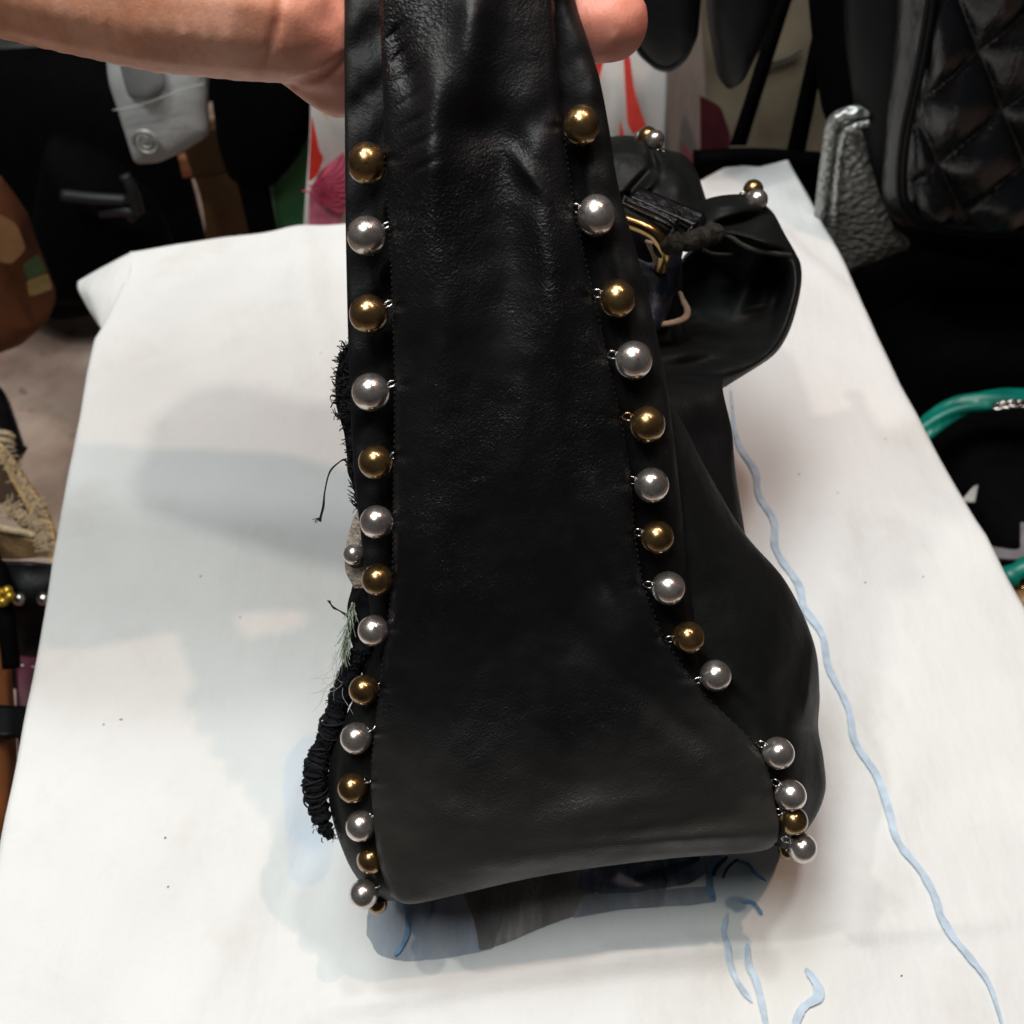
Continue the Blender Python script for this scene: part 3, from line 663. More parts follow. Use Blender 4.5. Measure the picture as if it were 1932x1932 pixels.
rows = [  # flap running out to the pair of beads, then the slumped body wall
    [(1290, 392, .445), (1330, 376, .440), (1365, 368, .440), (1400, 366, .444), (1420, 368, .450), (1425, 372, .462)],
    [(1290, 420, .436), (1335, 400, .428), (1375, 392, .426), (1415, 388, .430), (1450, 398, .440), (1458, 400, .455)],
    [(1300, 448, .432), (1345, 428, .424), (1385, 424, .421), (1430, 428, .424), (1470, 438, .434), (1480, 440, .450)],
    [(1310, 470, .434), (1350, 452, .428), (1395, 452, .425), (1440, 462, .424), (1490, 474, .430), (1500, 475, .448)],
    [(1290, 492, .450), (1345, 480, .450), (1400, 486, .440), (1450, 490, .436), (1498, 498, .428), (1511, 500, .444)],
    [(1270, 530, .462), (1330, 525, .455), (1395, 530, .450), (1450, 530, .446), (1500, 535, .426), (1512, 535, .440)],
    [(1250, 575, .458), (1320, 572, .452), (1390, 578, .446), (1445, 578, .446), (1490, 580, .424), (1503, 582, .438)],
    [(1230, 612, .436), (1300, 620, .440), (1370, 625, .440), (1430, 628, .432), (1475, 628, .420), (1487, 630, .434)],
    [(1220, 655, .412), (1290, 665, .412), (1350, 670, .414), (1410, 672, .414), (1450, 668, .414), (1462, 668, .428)],
    [(1220, 700, .398), (1280, 708, .398), (1330, 712, .402), (1375, 706, .406), (1412, 700, .412), (1420, 698, .424)],
    [(1220, 740, .394), (1270, 748, .396), (1310, 748, .402), (1345, 740, .410), (1372, 728, .418), (1378, 722, .430)]]
def dfar(x, y, s, t):
    return .010 * G2(x, y, 1405, 415, 60, 10, -.25) - .004 * G2(x, y, 1370, 385, 50, 12, -.1) + .006 * G2(x, y, 1300, 690, 60, 14, -.2) - .004 * G2(x, y, 1300, 660, 80, 14, -.15) + .006 * G2(x, y, 1470, 560, 10, 60, .3) - .008 * G2(x, y, 1430, 500, 24, 70, .4) - .006 * G2(x, y, 1400, 446, 90, 9, .25) + .004 * G2(x, y, 1380, 455, 70, 8, .2) - .004 * G2(x, y, 1345, 640, 60, 12, .1)
patch('body_panel', rows, M['leather_side'], bag, 100, 150, dfar, .0014, 50, .0016, seed=23)['label'] = 'slumped far wall of the bag around its open mouth'
bead(1421, 358, 19, 'b', None, .452, label='small brass bead at the far corner'); bead(1428, 377, 20.5, 's', 165, .438, label='silver bead at the far corner')
bead(1222, 258, 19, 'b', None, .462, label='brass bead on the far top edge'); bead(1236, 264, 18, 's', -62, .455, label='silver bead on the far top edge'); bead(1206, 258, 11, 's', None, .466)
# keeper straps, brass ring, worn suede loop, inner zip pocket
def bar4(name, q, d, th, mat, n=8):
    rows = [[(q[0][0] + (q[1][0] - q[0][0]) * t, q[0][1] + (q[1][1] - q[0][1]) * t, d[0] + (d[1] - d[0]) * t) for t in (0, .33, .66, 1)],
            [(q[3][0] + (q[2][0] - q[3][0]) * t, q[3][1] + (q[2][1] - q[3][1]) * t, d[3] + (d[2] - d[3]) * t) for t in (0, .33, .66, 1)]]
    return patch(name, rows, mat, bag, 30, n, None, .0006, 150, th, seed=random.random() * 9)
bar4('keeper_strap', [(1206, 352), (1330, 402), (1312, 425), (1188, 372)], (.414, .408, .404, .410), .004, M['gloss_black'])
bar4('keeper_strap', [(1176, 366), (1282, 412), (1268, 428), (1172, 384)], (.398, .396, .394, .396), .004, M['gloss_black'])
bar4('keeper_strap', [(1172, 384), (1262, 422), (1262, 442), (1176, 412)], (.402, .400, .400, .402), .003, M['leather_side'])
bar4('keeper_strap', [(1300, 432), (1333, 405), (1333, 422), (1302, 448)], (.404, .408, .408, .404), .003, M['gloss_black'])
tube('keeper_strap', curve_pts([(1178, 378, .394), (1240, 404, .392), (1268, 420, .391), (1276, 436, .392), (1270, 452, .395)], 30), .0010, M['gloss_black'], bag)
ringP = curve_pts([(1150, 404, .392), (1180, 416, .389), (1212, 428, .387), (1236, 442, .387), (1249, 462, .389), (1253, 484, .393), (1246, 508, .400)], 60)
patch('pale_tab', [[(1216, 454, .394), (1240, 462, .392), (1252, 478, .392)], [(1228, 480, .396), (1246, 484, .394), (1253, 492, .394)], [(1234, 500, .398), (1242, 502, .397), (1250, 500, .397)]], M['lining_edge'], bag, 12, 12)
tube('brass_ring', ringP, .0026, M['brass_plain'], bag, 16)['label'] = 'thick brass ring behind the strap'
lo = tube('suede_loop', curve_pts([(1244, 470, .392), (1262, 462, .388), (1288, 458, .388), (1312, 452, .392), (1336, 444, .400), (1350, 440, .408)], 70), lambda t: .0036 * (1 + .7 * noise.noise(Vector((t * 14, 3, 0)))), M['dark_suede'], bag, 18)
patch('inner_pocket', [[(1190, 480, .404), (1225, 495, .402), (1262, 482, .403), (1290, 470, .408)], [(1200, 540, .404), (1235, 540, .400), (1262, 540, .403), (1275, 540, .412)],
                       [(1210, 600, .400), (1235, 600, .398), (1252, 600, .402), (1260, 600, .412)], [(1212, 625, .398), (1232, 625, .398), (1245, 622, .402), (1252, 618, .412)]], M['blue_zip'], bag, 30, 40, None, .002, 80)['label'] = 'crinkled navy inner pocket'
tube('binding', curve_pts([(1362, 438, .421), (1380, 448, .419), (1400, 462, .4185), (1430, 474, .419), (1465, 479, .421), (1492, 482, .425)], 50), .0011, M['edge'], bag, 8)
tube('binding', curve_pts([(1326, 470, .418), (1340, 478, .419), (1362, 481, .422), (1390, 480, .428)], 30), .0009, M['edge'], bag, 8)
tube('lining_edge', curve_pts([(1283, 552, .424), (1290, 570, .420), (1297, 585, .416), (1294, 598, .412), (1278, 607, .408), (1250, 612, .404), (1222, 613, .400)], 50), lambda t: .0009 + .0006 * math.sin(3.1 * t), M['lining_edge'], bag, 8)
# ------------------------------------------------------------------ the hand
def skin_mat():
    m, nt, b = material('skin'); v = coords(nt)
    c = ramp(nt, noise_n(nt, v, 75, 6, .65), [(.36, (.60, .26, .155)), (.52, (.70, .34, .215)), (.64, (.77, .40, .28))])
    gx = N(nt, 'ShaderNodeSeparateXYZ'); nt.links.new(v, gx.inputs[0])
    mr = N(nt, 'ShaderNodeMapRange', interpolation_type='SMOOTHSTEP'); mr.inputs['From Min'].default_value = -.085; mr.inputs['From Max'].default_value = -.035; mr.inputs['To Max'].default_value = .75
    nt.links.new(gx.outputs['X'], mr.inputs['Value'])
    mx = N(nt, 'ShaderNodeMix', data_type='RGBA'); nt.links.new(mr.outputs[0], mx.inputs[0]); nt.links.new(c, mx.inputs[6]); mx.inputs[7].default_value = (.68, .235, .175, 1)
    nt.links.new(mx.outputs[2], b.inputs['Base Color'])
    b.inputs['Subsurface Weight'].default_value = .25; b.inputs['Subsurface Radius'].default_value = (.006, .002, .001); b.inputs['Subsurface Scale'].default_value = .6
    b.inputs['Roughness'].default_value = .48; b.inputs['Specular IOR Level'].default_value = .4
    vo = N(nt, 'ShaderNodeTexVoronoi', feature='F1'); vo.inputs['Scale'].default_value = 900; nt.links.new(v, vo.inputs['Vector'])
    p = bump(nt, vo.outputs['Distance'], b, .12, .0003)
    wv = N(nt, 'ShaderNodeTexWave', bands_direction='DIAGONAL'); wv.inputs['Scale'].default_value = 700; wv.inputs['Distortion'].default_value = 14; nt.links.new(v, wv.inputs['Vector'])
    p = bump(nt, wv.outputs['Fac'], b, .10, .0003, p)
    p = bump(nt, noise_n(nt, coords(nt, (1, .4, .4)), 420, 6, .6), b, .35, .0006, p)
    bump(nt, noise_n(nt, v, 70, 5), b, .15, .0010, p); return m
def capsule_chain(bm, pts):
    for (a, ra), (b_, rb) in zip(pts[:-1], pts[1:]):
        n = max(2, int((a - b_).length / (min(ra, rb) * .25)))
        for i in range(n + 1):
            t = i / n; bmesh.ops.create_icosphere(bm, subdivisions=2, radius=ra + (rb - ra) * t, matrix=Matrix.Translation(a.lerp(b_, t)))
bm = bmesh.new()
def ch(*q): capsule_chain(bm, [(W(x, y, d), r) for x, y, d, r in q])
# heel and outer edge of the palm, wrist leaving the picture on the left
ch((-620, -260, .300, .026), (-300, -150, .292, .024), (-60, -86, .287, .0205), (120, -40, .2855, .0198), (300, -2, .285, .0198), (450, 14, .286, .0196), (545, 32, .289, .0180))
ch((-620, -420, .302, .028), (-250, -300, .294, .025), (0, -230, .290, .022), (300, -170, .288, .021), (540, -120, .291, .019))
ch((-300, -430, .296, .024), (0, -400, .292, .022), (300, -340, .290, .020), (560, -290, .293, .018))
ch((0, -520, .294, .020), (300, -480, .292, .018), (580, -440, .295, .0165))
# little finger curling down and behind the strap, its tip coming out on the right
ch((545, 32, .290, .0178), (600, 66, .293, .0158), (645, 100, .298, .0138), (760, 98, .3015, .0122), (900, 70, .300, .0112), (1040, 50, .2955, .0112), (1110, 44, .291, .0113), (1152, 42, .2885, .0111))
ch((560, 60, .300, .0150), (640, 140, .304, .0128), (720, 150, .310, .0110), (840, 110, .314, .010))
# ring, middle, index fingers, then the thumb closing from above
ch((540, -120, .291, .0165), (700, -110, .299, .0118), (900, -105, .301, .0108), (1080, -100, .294, .0102), (1160, -104, .288, .0096))
ch((560, -290, .293, .0160), (720, -270, .300, .0118), (940, -250, .301, .0110), (1120, -250, .294, .0104), (1200, -256, .287, .0096))
ch((580, -440, .295, .0150), (740, -410, .301, .0116), (950, -400, .300, .0106), (1090, -400, .293, .0100), (1160, -402, .287, .0093))
ch((0, -520, .290, .019), (200, -620, .280, .0150), (420, -640, .268, .0125), (600, -600, .258, .0112), (720, -560, .252, .0098))
me = bpy.data.meshes.new('hand_raw'); bm.to_mesh(me); bm.free()
tmp = bpy.data.objects.new('hand_raw', me); COL.objects.link(tmp)
md = tmp.modifiers.new('r', 'REMESH'); md.mode = 'VOXEL'; md.voxel_size = .0011; md.use_smooth_shade = True
ms = tmp.modifiers.new('s', 'SMOOTH'); ms.factor = .5; ms.iterations = 14
dg = bpy.context.evaluated_depsgraph_get(); hm = bpy.data.meshes.new_from_object(tmp.evaluated_get(dg)); bpy.data.objects.remove(tmp)
def px_of(p):
    q = p - C0; z = q.dot(_f); return 966 + 1932 * q.dot(_r) / z, 966 - 1932 * q.dot(_u) / z, z
CREASES = [([(536, -120), (533, -20), (524, 40), (508, 90), (488, 128)], 9, .0009), ([(655, 108), (618, 138), (585, 150), (555, 158)], 9, .0012), ([(470, -60), (330, -20), (250, -40)], 7, .0005),
           ([(60, 40), (66, 70), (62, 92)], 7, .00015), ([(900, -200), (905, 60), (900, 160)], 6, .0011)]
def seg_d(x, y, pts):
    m = 1e9
    for (ax, ay), (bx, by) in zip(pts[:-1], pts[1:]):
        L = (bx - ax) ** 2 + (by - ay) ** 2; t = max(0, min(1, ((x - ax) * (bx - ax) + (y - ay) * (by - ay)) / L))
        m = min(m, math.hypot(x - ax - t * (bx - ax), y - ay - t * (by - ay)))
    return m
hm.update()
for v in hm.vertices:
    x, y, z = px_of(v.co)
    if y < -140 or x < -40: continue
    if v.normal.dot(C0 - v.co) > -.01:
        d = 0
        for pts, w_, dep in CREASES: d += dep * math.exp(-(seg_d(x, y, pts) / w_) ** 2)
        v.co -= v.normal * d
hand = link('hand', hm, skin_mat()); tag(hand, 'bare hand reaching in from the upper left, fingers hooked behind the black leather strap', 'hand')
# ------------------------------------------------------------------ things around the table
def bag_thing(name, label, poly, Y, thick, mat, base, cat='bag', part='body', **kw):
    g = kw.pop('group', None)
    t = thing(name, label, cat, base, g)
    o = pillow(part, poly, Y, thick, mat, t, **kw); return t, o
# floral paper bag behind the table
m_white = plain('white_glossy_paper', (.66, .65, .63), .5, 0, .4, .06, 20, .1)
fb = thing('floral_bag', 'white carrier bag printed with red stems and pink petals, behind the handbag', 'bag', (0, .68, FZ))
def vp(x, y, Y): return V(x, y, Y)
YF = .68
patch('front_panel', [[(560, -60, YF), (700, -60, YF - .004), (900, -60, YF), (1100, -60, YF + .004), (1262, -60, YF)], [(585, 180, YF), (700, 180, YF - .006), (900, 180, YF + .003), (1150, 180, YF - .004), (1258, 180, YF)],
                     [(572, 440, YF), (700, 440, YF), (900, 440, YF - .004), (1150, 440, YF + .003), (1246, 470, YF)], [(560, 700, YF), (700, 700, YF), (900, 700, YF), (1100, 700, YF), (1230, 700, YF)]], m_white, fb, 60, 60, conv=V, disp=.003, dscale=14, thick=.001)
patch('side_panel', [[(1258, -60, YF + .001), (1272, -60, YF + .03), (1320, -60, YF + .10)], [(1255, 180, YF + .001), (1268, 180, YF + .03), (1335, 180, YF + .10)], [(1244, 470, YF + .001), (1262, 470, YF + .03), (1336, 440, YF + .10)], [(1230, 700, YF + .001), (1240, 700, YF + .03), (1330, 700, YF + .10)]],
      plain('white_paper_shaded_side', (.50, .47, .44), .6, 0, .3, .1), fb, 20, 40, conv=V, thick=.001)  # paper darkened to put the shade of this side into its colour
m_red = plain('red_print', (.62, .035, .02), .5, 0, .4, .12); m_pink = plain('pink_print', (.66, .17, .25), .5, 0, .4, .25, 120); m_pdark = plain('dark_pink_print', (.40, .04, .09), .5, 0, .4, .1); m_yel = plain('yellow_print', (.62, .42, .03), .5)
m_rose = plain('rose_print', (.50, .14, .17), .5, 0, .4, .3, 90)
def flat(name, pts, mat, Y=YF - .011, n=40):
    P = smooth_loop(poly_resample([V(x, y, Y) for x, y in pts], n), 1); c = sum(P, Vector()) / n
    o = link(name, mesh([c] + P, [(0, 1 + i, 1 + (i + 1) % n) for i in range(n)]), mat, fb); return o
flat('printed_petal', [(592, 345), (605, 320), (652, 285), (655, 385), (640, 430), (605, 430), (583, 430), (583, 360)], m_pink)
flat('printed_stem', [(588, 215), (604, 290), (612, 295), (600, 330), (582, 345)], m_red, YF - .013)
flat('printed_petal', [(606, 190), (614, 205), (620, 228), (609, 215)], m_yel, YF - .013)
for k in range(8):
    pass
vein = Acc()
for (ax, ay, n_, a0, a1, L) in ((590, 350, 8, -.9, .3, 85), (608, 385, 9, -2.6, .2, 45)):
    for k in range(n_):
        a = a0 + (a1 - a0) * k / (n_ - 1)
        P = [V(ax + math.cos(a + .25 * math.sin(3 * t)) * L * t, ay + math.sin(a + .25 * math.sin(3 * t)) * L * t, YF - .0145) for t in [j / 8 for j in range(9)]]
        if P[-1].x > V(655, ay, YF).x + .02: pass
        vein.add(tube_data(P, .0007, 4))
vein.build('petal_veins', m_pdark, fb)['kind'] = 'stuff'
flat('printed_stem', [(1118, 118), (1140, 112), (1128, 160), (1119, 172)], m_red)
flat('printed_stem', [(1176, 100), (1188, 100), (1196, 170), (1212, 218), (1224, 250), (1200, 262), (1184, 236), (1180, 170)], m_red)
flat('printed_stem', [(1170, 225), (1178, 258), (1176, 300), (1166, 300)], m_red)
flat('printed_petal', [(1283, 262), (1300, 285), (1330, 310), (1334, 370), (1320, 372), (1300, 330), (1287, 320)], m_rose, YF + .05)
flat('printed_petal', [(1258, 180), (1300, 170), (1360, 200), (1380, 260), (1370, 305), (1335, 300), (1290, 260), (1256, 240)], plain('shaded_rose_print', (.085, .012, .02), .6), YF + .085)  # rose print darkened, shade of the bag's far side painted in
flat('printed_petal', [(1334, 290), (1372, 288), (1372, 330), (1340, 345)], m_rose, YF + .08)
flat('printed_petal', [(1300, 385), (1330, 405), (1318, 425), (1298, 420)], m_yel, YF + .02)
flat('printed_stem', [(1326, 318), (1308, 345), (1285, 362), (1290, 352), (1310, 322)], m_red, YF + .03)
# green board
gb = thing('green_board', 'narrow green painted board standing left of the floral bag', 'board', (-.2, .72, FZ))
patch('face', [[(548, 150, .70), (590, 150, .70), (612, 150, .70)], [(520, 300, .70), (560, 300, .70), (600, 300, .70)], [(510, 460, .70), (550, 460, .70), (590, 460, .70)]], plain('green_paint', (.030, .125, .045), .55, 0, .4, .15), gb, 12, 20, conv=V, thick=.008)
patch('edge', [[(536, 150, .697), (548, 150, .697)], [(506, 302, .697), (514, 302, .697)], [(518, 460, .697), (526, 460, .697)]], plain('pale_green_paint', (.13, .24, .17), .5), gb, 8, 20, conv=V, thick=.006)
# grey satin pouch with a snap
gp, go = bag_thing('grey_pouch', 'pale grey satin pouch with a round snap button, hanging under the hand', [(196, 60), (205, 150), (218, 190), (240, 260), (255, 308), (300, 305), (345, 285), (398, 252), (392, 205), (398, 100), (390, 40)], .70, .012,
                   plain('grey_satin', (.50, .53, .535), .42, 0, .5, .15, 14, .35, .004, 45), (-.3, .7, FZ), it=1, puff=.35, rings=16)
c = V(275, 268, .683)
for R, r_ in ((.0085, .0016), (.0045, .0010)):
    tube('snap_button', [c + Vector((math.cos(a) * R, 0, math.sin(a) * R)) for a in [k * 2 * math.pi / 28 for k in range(28)]], r_, plain('grey_snap', (.28, .29, .28), .35, .3), gp, 10, True)
tube('seam', curve_pts([(213, 208, .6845), (245, 203, .683), (290, 190, .682), (340, 170, .682), (385, 158, .684)], 30, V), .0004, plain('grey_seam', (.36, .38, .38), .5), gp, 8)
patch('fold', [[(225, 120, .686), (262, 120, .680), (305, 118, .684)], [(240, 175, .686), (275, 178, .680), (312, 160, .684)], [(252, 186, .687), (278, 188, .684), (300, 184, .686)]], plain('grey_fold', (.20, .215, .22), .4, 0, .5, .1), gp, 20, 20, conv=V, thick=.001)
# cardboard box
cb = thing('cardboard_box', 'brown cardboard box standing in shade below the grey pouch', 'box', (-.28, .78, FZ))
m_card = plain('brown_cardboard', (.115, .062, .028), .8, 0, .2, .18, 30, .2)
patch('side', [[(318, 240, .76), (400, 225, .76), (480, 215, .76)], [(375, 360, .76), (430, 350, .76), (500, 345, .76)], [(392, 480, .76), (440, 480, .76), (540, 480, .76)]], m_card, cb, 20, 30, conv=V, thick=.001)
patch('flap', [[(330, 262, .748), (400, 240, .742), (470, 225, .740)], [(352, 338, .75), (410, 332, .744), (484, 315, .742)]], plain('brown_cardboard_flap', (.085, .048, .022), .8, 0, .2, .1), cb, 12, 12, conv=V, thick=.001)
patch('lit_patch', [[(335, 294, .738), (348, 290, .738)], [(345, 336, .738), (364, 332, .738)]], plain('orange_lit_card', (.50, .20, .08), .6), cb, 4, 4, conv=V, thick=.001)  # small orange patch painted as the lit bit of the cardboard
# black bags behind the table, on the left
bag_thing('black_pouch', 'black tapered cloth bag between grey pouch and floral bag', [(392, 60), (400, 180), (412, 270), (432, 335), (470, 352), (515, 350), (560, 300), (600, 215), (606, 120), (600, 40)], .70, .02, M['matte_black'], (-.2, .66, FZ), it=2)
box('stand_leg', (V(488, 380, .70).x, .70, -.10), (.022, .02, .30), M['matte_black']); tag(bpy.data.objects['stand_leg'], 'black stand leg just left of the green board', 'stand leg')
bag_thing('black_tote', 'large black tote lying in the dark behind the cloth, left of the cardboard box', [(-60, 100), (120, 90), (300, 150), (350, 300), (400, 500), (300, 560), (100, 600), (-40, 500)], .95, .05, M['matte_black'], (-.45, .95, FZ), cat='bag')
bt, bo = bag_thing('black_bag_strapped', 'black bag with dull grey straps lying behind the table corner', [(90, 250), (200, 300), (300, 400), (345, 520), (200, 560), (90, 560), (60, 420)], .80, .04, M['matte_black'], (-.4, .8, FZ))
m_dg = plain('dull_grey_webbing', (.007, .0075, .009), .6)
for pts in ([(118, 368, .75), (175, 374, .748), (240, 378, .75)], [(235, 330, .75), (250, 360, .748), (262, 400, .75)], [(190, 400, .752), (240, 398, .749), (252, 412, .75)], [(300, 235, .75), (310, 210, .75), (318, 170, .75)]):
    tube('strap', curve_pts(pts, 14, V), .005, m_dg, bt, 8)
bag_thing('grey_bag', 'dim grey fabric bag at the far left edge under the wrist', [(-80, -60), (70, -40), (75, 60), (120, 90), (85, 105), (20, 125), (-80, 130)], 1.0, .04, plain('dim_grey_fabric', (.075, .08, .075), .8), (-.55, 1, FZ))
# patterned orange bag left
ob, oo = bag_thing('orange_bag', 'orange and brown patterned bag standing at the left edge', [(-120, 330), (-20, 350), (8, 385), (40, 430), (60, 490), (80, 540), (100, 590), (60, 625), (-10, 650), (-120, 640)], .66, .035, plain('burnt_orange_cloth', (.11, .035, .012), .7, 0, .3, .5, 14), (-.36, .66, FZ), it=0, puff=.2)
for nm, pts, mt in (('print_patch', [(42, 500), (72, 478), (88, 512), (52, 528)], plain('olive_print', (.035, .065, .02), .7)), ('print_patch', [(50, 530), (90, 515), (100, 545), (55, 560)], plain('mustard_print', (.22, .15, .05), .7)), ('print_patch', [(-10, 400), (30, 420), (50, 470), (20, 500), (-10, 490)], plain('tan_print', (.26, .13, .05), .7))):
    P = smooth_loop(poly_resample([V(x, y, .624) for x, y in pts], 30), 1); cc = sum(P, Vector()) / 30
    link(nm, mesh([cc] + P, [(0, 1 + i, 1 + (i + 1) % 30) for i in range(30)]), mt, ob)
# straw basket, studded black bag, dark handle bag, maroon box, brown bag along the left edge
def ZT(z): return lambda x, y, d: T(x, y, z + d)
sb = thing('straw_basket', 'frayed woven straw basket at the left edge of the table', 'basket', (-.33, .3, FZ))
m_str = plain('golden_straw', (.58, .38, .16), .6, 0, .4, .3, 120, .8, .002, 500); m_str2 = plain('dry_pale_straw', (.42, .33, .21), .8, 0, .3, .3, 200, 1, .003, 500)
patch('rim', [[(-40, 812, 0), (0, 838, 0), (30, 880, .002), (60, 925, .003), (85, 970, .003), (104, 1030, 0), (112, 1068, 0)], [(-40, 840, -.004), (-4, 862, -.004), (20, 905, -.003), (46, 950, -.002), (70, 1000, -.002), (88, 1040, -.003), (98, 1062, -.003)]], m_str, sb, 60, 12, conv=ZT(-.10), disp=.003, dscale=50, thick=.004)
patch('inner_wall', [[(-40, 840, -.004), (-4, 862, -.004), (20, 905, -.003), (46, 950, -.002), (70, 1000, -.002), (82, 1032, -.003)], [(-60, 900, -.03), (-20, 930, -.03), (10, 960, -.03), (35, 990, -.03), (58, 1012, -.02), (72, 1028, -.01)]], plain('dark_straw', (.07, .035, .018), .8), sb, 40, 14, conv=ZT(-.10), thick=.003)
tube('braid', curve_pts([(-30, 985, .003), (10, 998, .004), (50, 1006, .003), (90, 1020, 0)], 40, ZT(-.10)), .0025, m_str2, sb, 8)
patch('front_wall', [[(-40, 990, 0), (20, 1008, 0), (90, 1030, 0), (104, 1052, 0)], [(-40, 1050, -.03), (20, 1056, -.03), (70, 1052, -.02), (96, 1052, -.01)]], m_str, sb, 30, 12, conv=ZT(-.10), disp=.002, dscale=60, thick=.003)
fy = Acc()
def rawfiber(acc, p, a, L, r):
    P = [p]; 
    for i in range(6):
        a += random.gauss(0, .6); P.append(P[-1] + Vector((math.cos(a), math.sin(a), random.gauss(0, .4))) * L / 6)
    acc.add(tube_data(P, r, 4))
for k in range(420):
    t = random.random()
    path = [(0, 845), (30, 890), (58, 935), (75, 960), (85, 1010), (88, 1040)] if k % 2 else [(0, 955), (30, 965), (60, 985), (85, 1015)]
    x, y = cr(path, t * (len(path) - 1)); rawfiber(fy, T(x + random.gauss(0, 5), y + random.gauss(0, 6), -.096), random.uniform(0, 6.3), random.uniform(.003, .008), .0004)
tag(fy.build('frayed_straw', m_str2, sb), kind='stuff')
kb = thing('studded_bag', 'black leather bag with two steel studs at the left table edge', 'bag', (-.33, .2, FZ))
patch('side', [[(-60, 1055, -.10), (0, 1058, -.10), (60, 1062, -.10), (140, 1066, -.11)], [(-60, 1150, -.13), (0, 1150, -.12), (60, 1150, -.12), (130, 1150, -.13)], [(-60, 1300, -.20), (0, 1300, -.19), (60, 1300, -.19), (130, 1300, -.20)]], M['satin_black'], kb, 30, 30, conv=T, disp=.003, dscale=30, thick=.004)
for x in (37, 83):
    bm = bmesh.new(); bmesh.ops.create_uvsphere(bm, u_segments=16, v_segments=10, radius=.0042, matrix=Matrix.Translation(T(x, 1130, -.112))); m2 = bpy.data.meshes.new('s'); bm.to_mesh(m2); bm.free()
    link('stud', m2, M['wire'], kb)
tube('handle', curve_pts([(-40, 1000, -.10), (-5, 1080, -.095), (10, 1160, -.10), (22, 1260, -.12)], 24, T), .005, M['matte_black'], kb)
yc = thing('clasp', 'small yellow metal clasp at the left edge beside the studded bag', 'clasp', T(4, 1125, -.1))
for k in range(5):
    a = k * 1.256; bm = bmesh.new(); bmesh.ops.create_icosphere(bm, subdivisions=2, radius=.0032, matrix=Matrix.Translation(T(6, 1125, -.088) + Vector((math.cos(a), math.sin(a), 0)) * .004)); m2 = bpy.data.meshes.new('s'); bm.to_mesh(m2); bm.free()
    link('petal', m2, plain('yellow_brass', (.55, .36, .05), .3, .8), yc)
hb = thing('handled_bag', 'black bag with beige rope handle ends at the left edge above the straw basket', 'bag', (-.36, .36, FZ))
patch('side', [[(-60, 700, -.16), (-20, 715, -.16), (5, 735, -.16), (20, 760, -.165)], [(-60, 800, -.13), (0, 800, -.13), (30, 810, -.135), (46, 842, -.14)], [(-60, 880, -.14), (0, 880, -.14), (25, 888, -.14), (44, 862, -.15)]], M['gloss_black'], hb, 24, 24, conv=T, disp=.003, dscale=40, thick=.006)
for y in (816, 830, 868): tube('rope_handle', curve_pts([(-30, y - 3, -.12), (0, y, -.118), (16, y + 3, -.12), (26, y + 10, -.125)], 14, T), .0022, m_str2, hb)
# looped strap on the far side of the bag, throwing its shadow on the floor
tube('loop_handle', curve_pts([(-40, 760, -.14), (-110, 740, -.08), (-170, 700, -.05), (-230, 720, -.06), (-200, 800, -.10), (-80, 850, -.13)], 40, T), .004, M['matte_black'], hb)
mb = thing('maroon_box', 'small maroon box with white edge lines below the studded bag', 'box', (-.31, .15, FZ))
mm = plain('maroon_card', (.085, .012, .028), .5)
patch('lid', [[(28, 1236, -.15), (80, 1240, -.15)], [(30, 1300, -.15), (90, 1310, -.15)], [(34, 1420, -.16), (90, 1430, -.16)]], mm, mb, 12, 30, conv=T, thick=.01)
for P in ([(32, 1238, -.148), (33, 1254, -.148), (45, 1256, -.148)], [(60, 1258, -.148), (90, 1260, -.148)], [(36, 1372, -.152), (70, 1352, -.152)]): tube('edge_line', curve_pts(P, 8, T), .0007, plain('white_line', (.6, .55, .52), .6), mb, 6)
bb = thing('brown_bag', 'tan brown leather bag with dark strap in the lower left corner', 'bag', (-.33, .1, FZ))
patch('side', [[(-90, 1180, -.14), (-30, 1200, -.13), (5, 1220, -.135), (20, 1240, -.14)], [(-90, 1400, -.15), (-30, 1400, -.13), (15, 1400, -.135), (32, 1400, -.15)], [(-90, 1620, -.15), (-30, 1620, -.13), (10, 1620, -.135), (30, 1620, -.15)], [(-90, 1800, -.15), (-30, 1800, -.14), (10, 1800, -.14), (20, 1800, -.15)]], plain('tan_leather', (.19, .062, .018), .5, 0, .4, .25, 20, .4), bb, 24, 40, conv=T, disp=.003, dscale=30, thick=.006)
patch('strap', [[(-60, 1325, -.118), (0, 1330, -.115), (50, 1332, -.12)], [(-60, 1385, -.118), (0, 1388, -.115), (50, 1385, -.12)]], M['satin_black'], bb, 16, 10, conv=T, thick=.004)
# ---- right-hand side
pp, po = bag_thing('piped_pouch', 'black rounded leather pouch with piped rim hanging above the floral bag', [(1130, -120), (1160, 20), (1205, 100), (1235, 128), (1262, 134), (1295, 110), (1318, 60), (1322, 0), (1330, -120)], .60, .018, M['satin_black'], (.1, .6, FZ), it=2, puff=.4)
tube('piping', [V(x, y, .588) for x, y in [cr([(1190, 60), (1212, 100), (1245, 124), (1275, 118), (1300, 80), (1306, 20), (1296, -60)], k / 30 * 6) for k in range(31)]], .0022, M['satin_black'], pp, 8)
bag_thing('hanging_black_bag', 'black bag with pointed base hanging right of the piped pouch', [(1325, -120), (1335, 40), (1352, 140), (1372, 168), (1400, 150), (1440, 70), (1475, -20), (1490, -120)], .64, .02, M['satin_black'], (.17, .64, FZ), it=1)
bd = thing('beige_board', 'beige canvas board behind the black stand bars', 'board', (.3, .86, FZ))
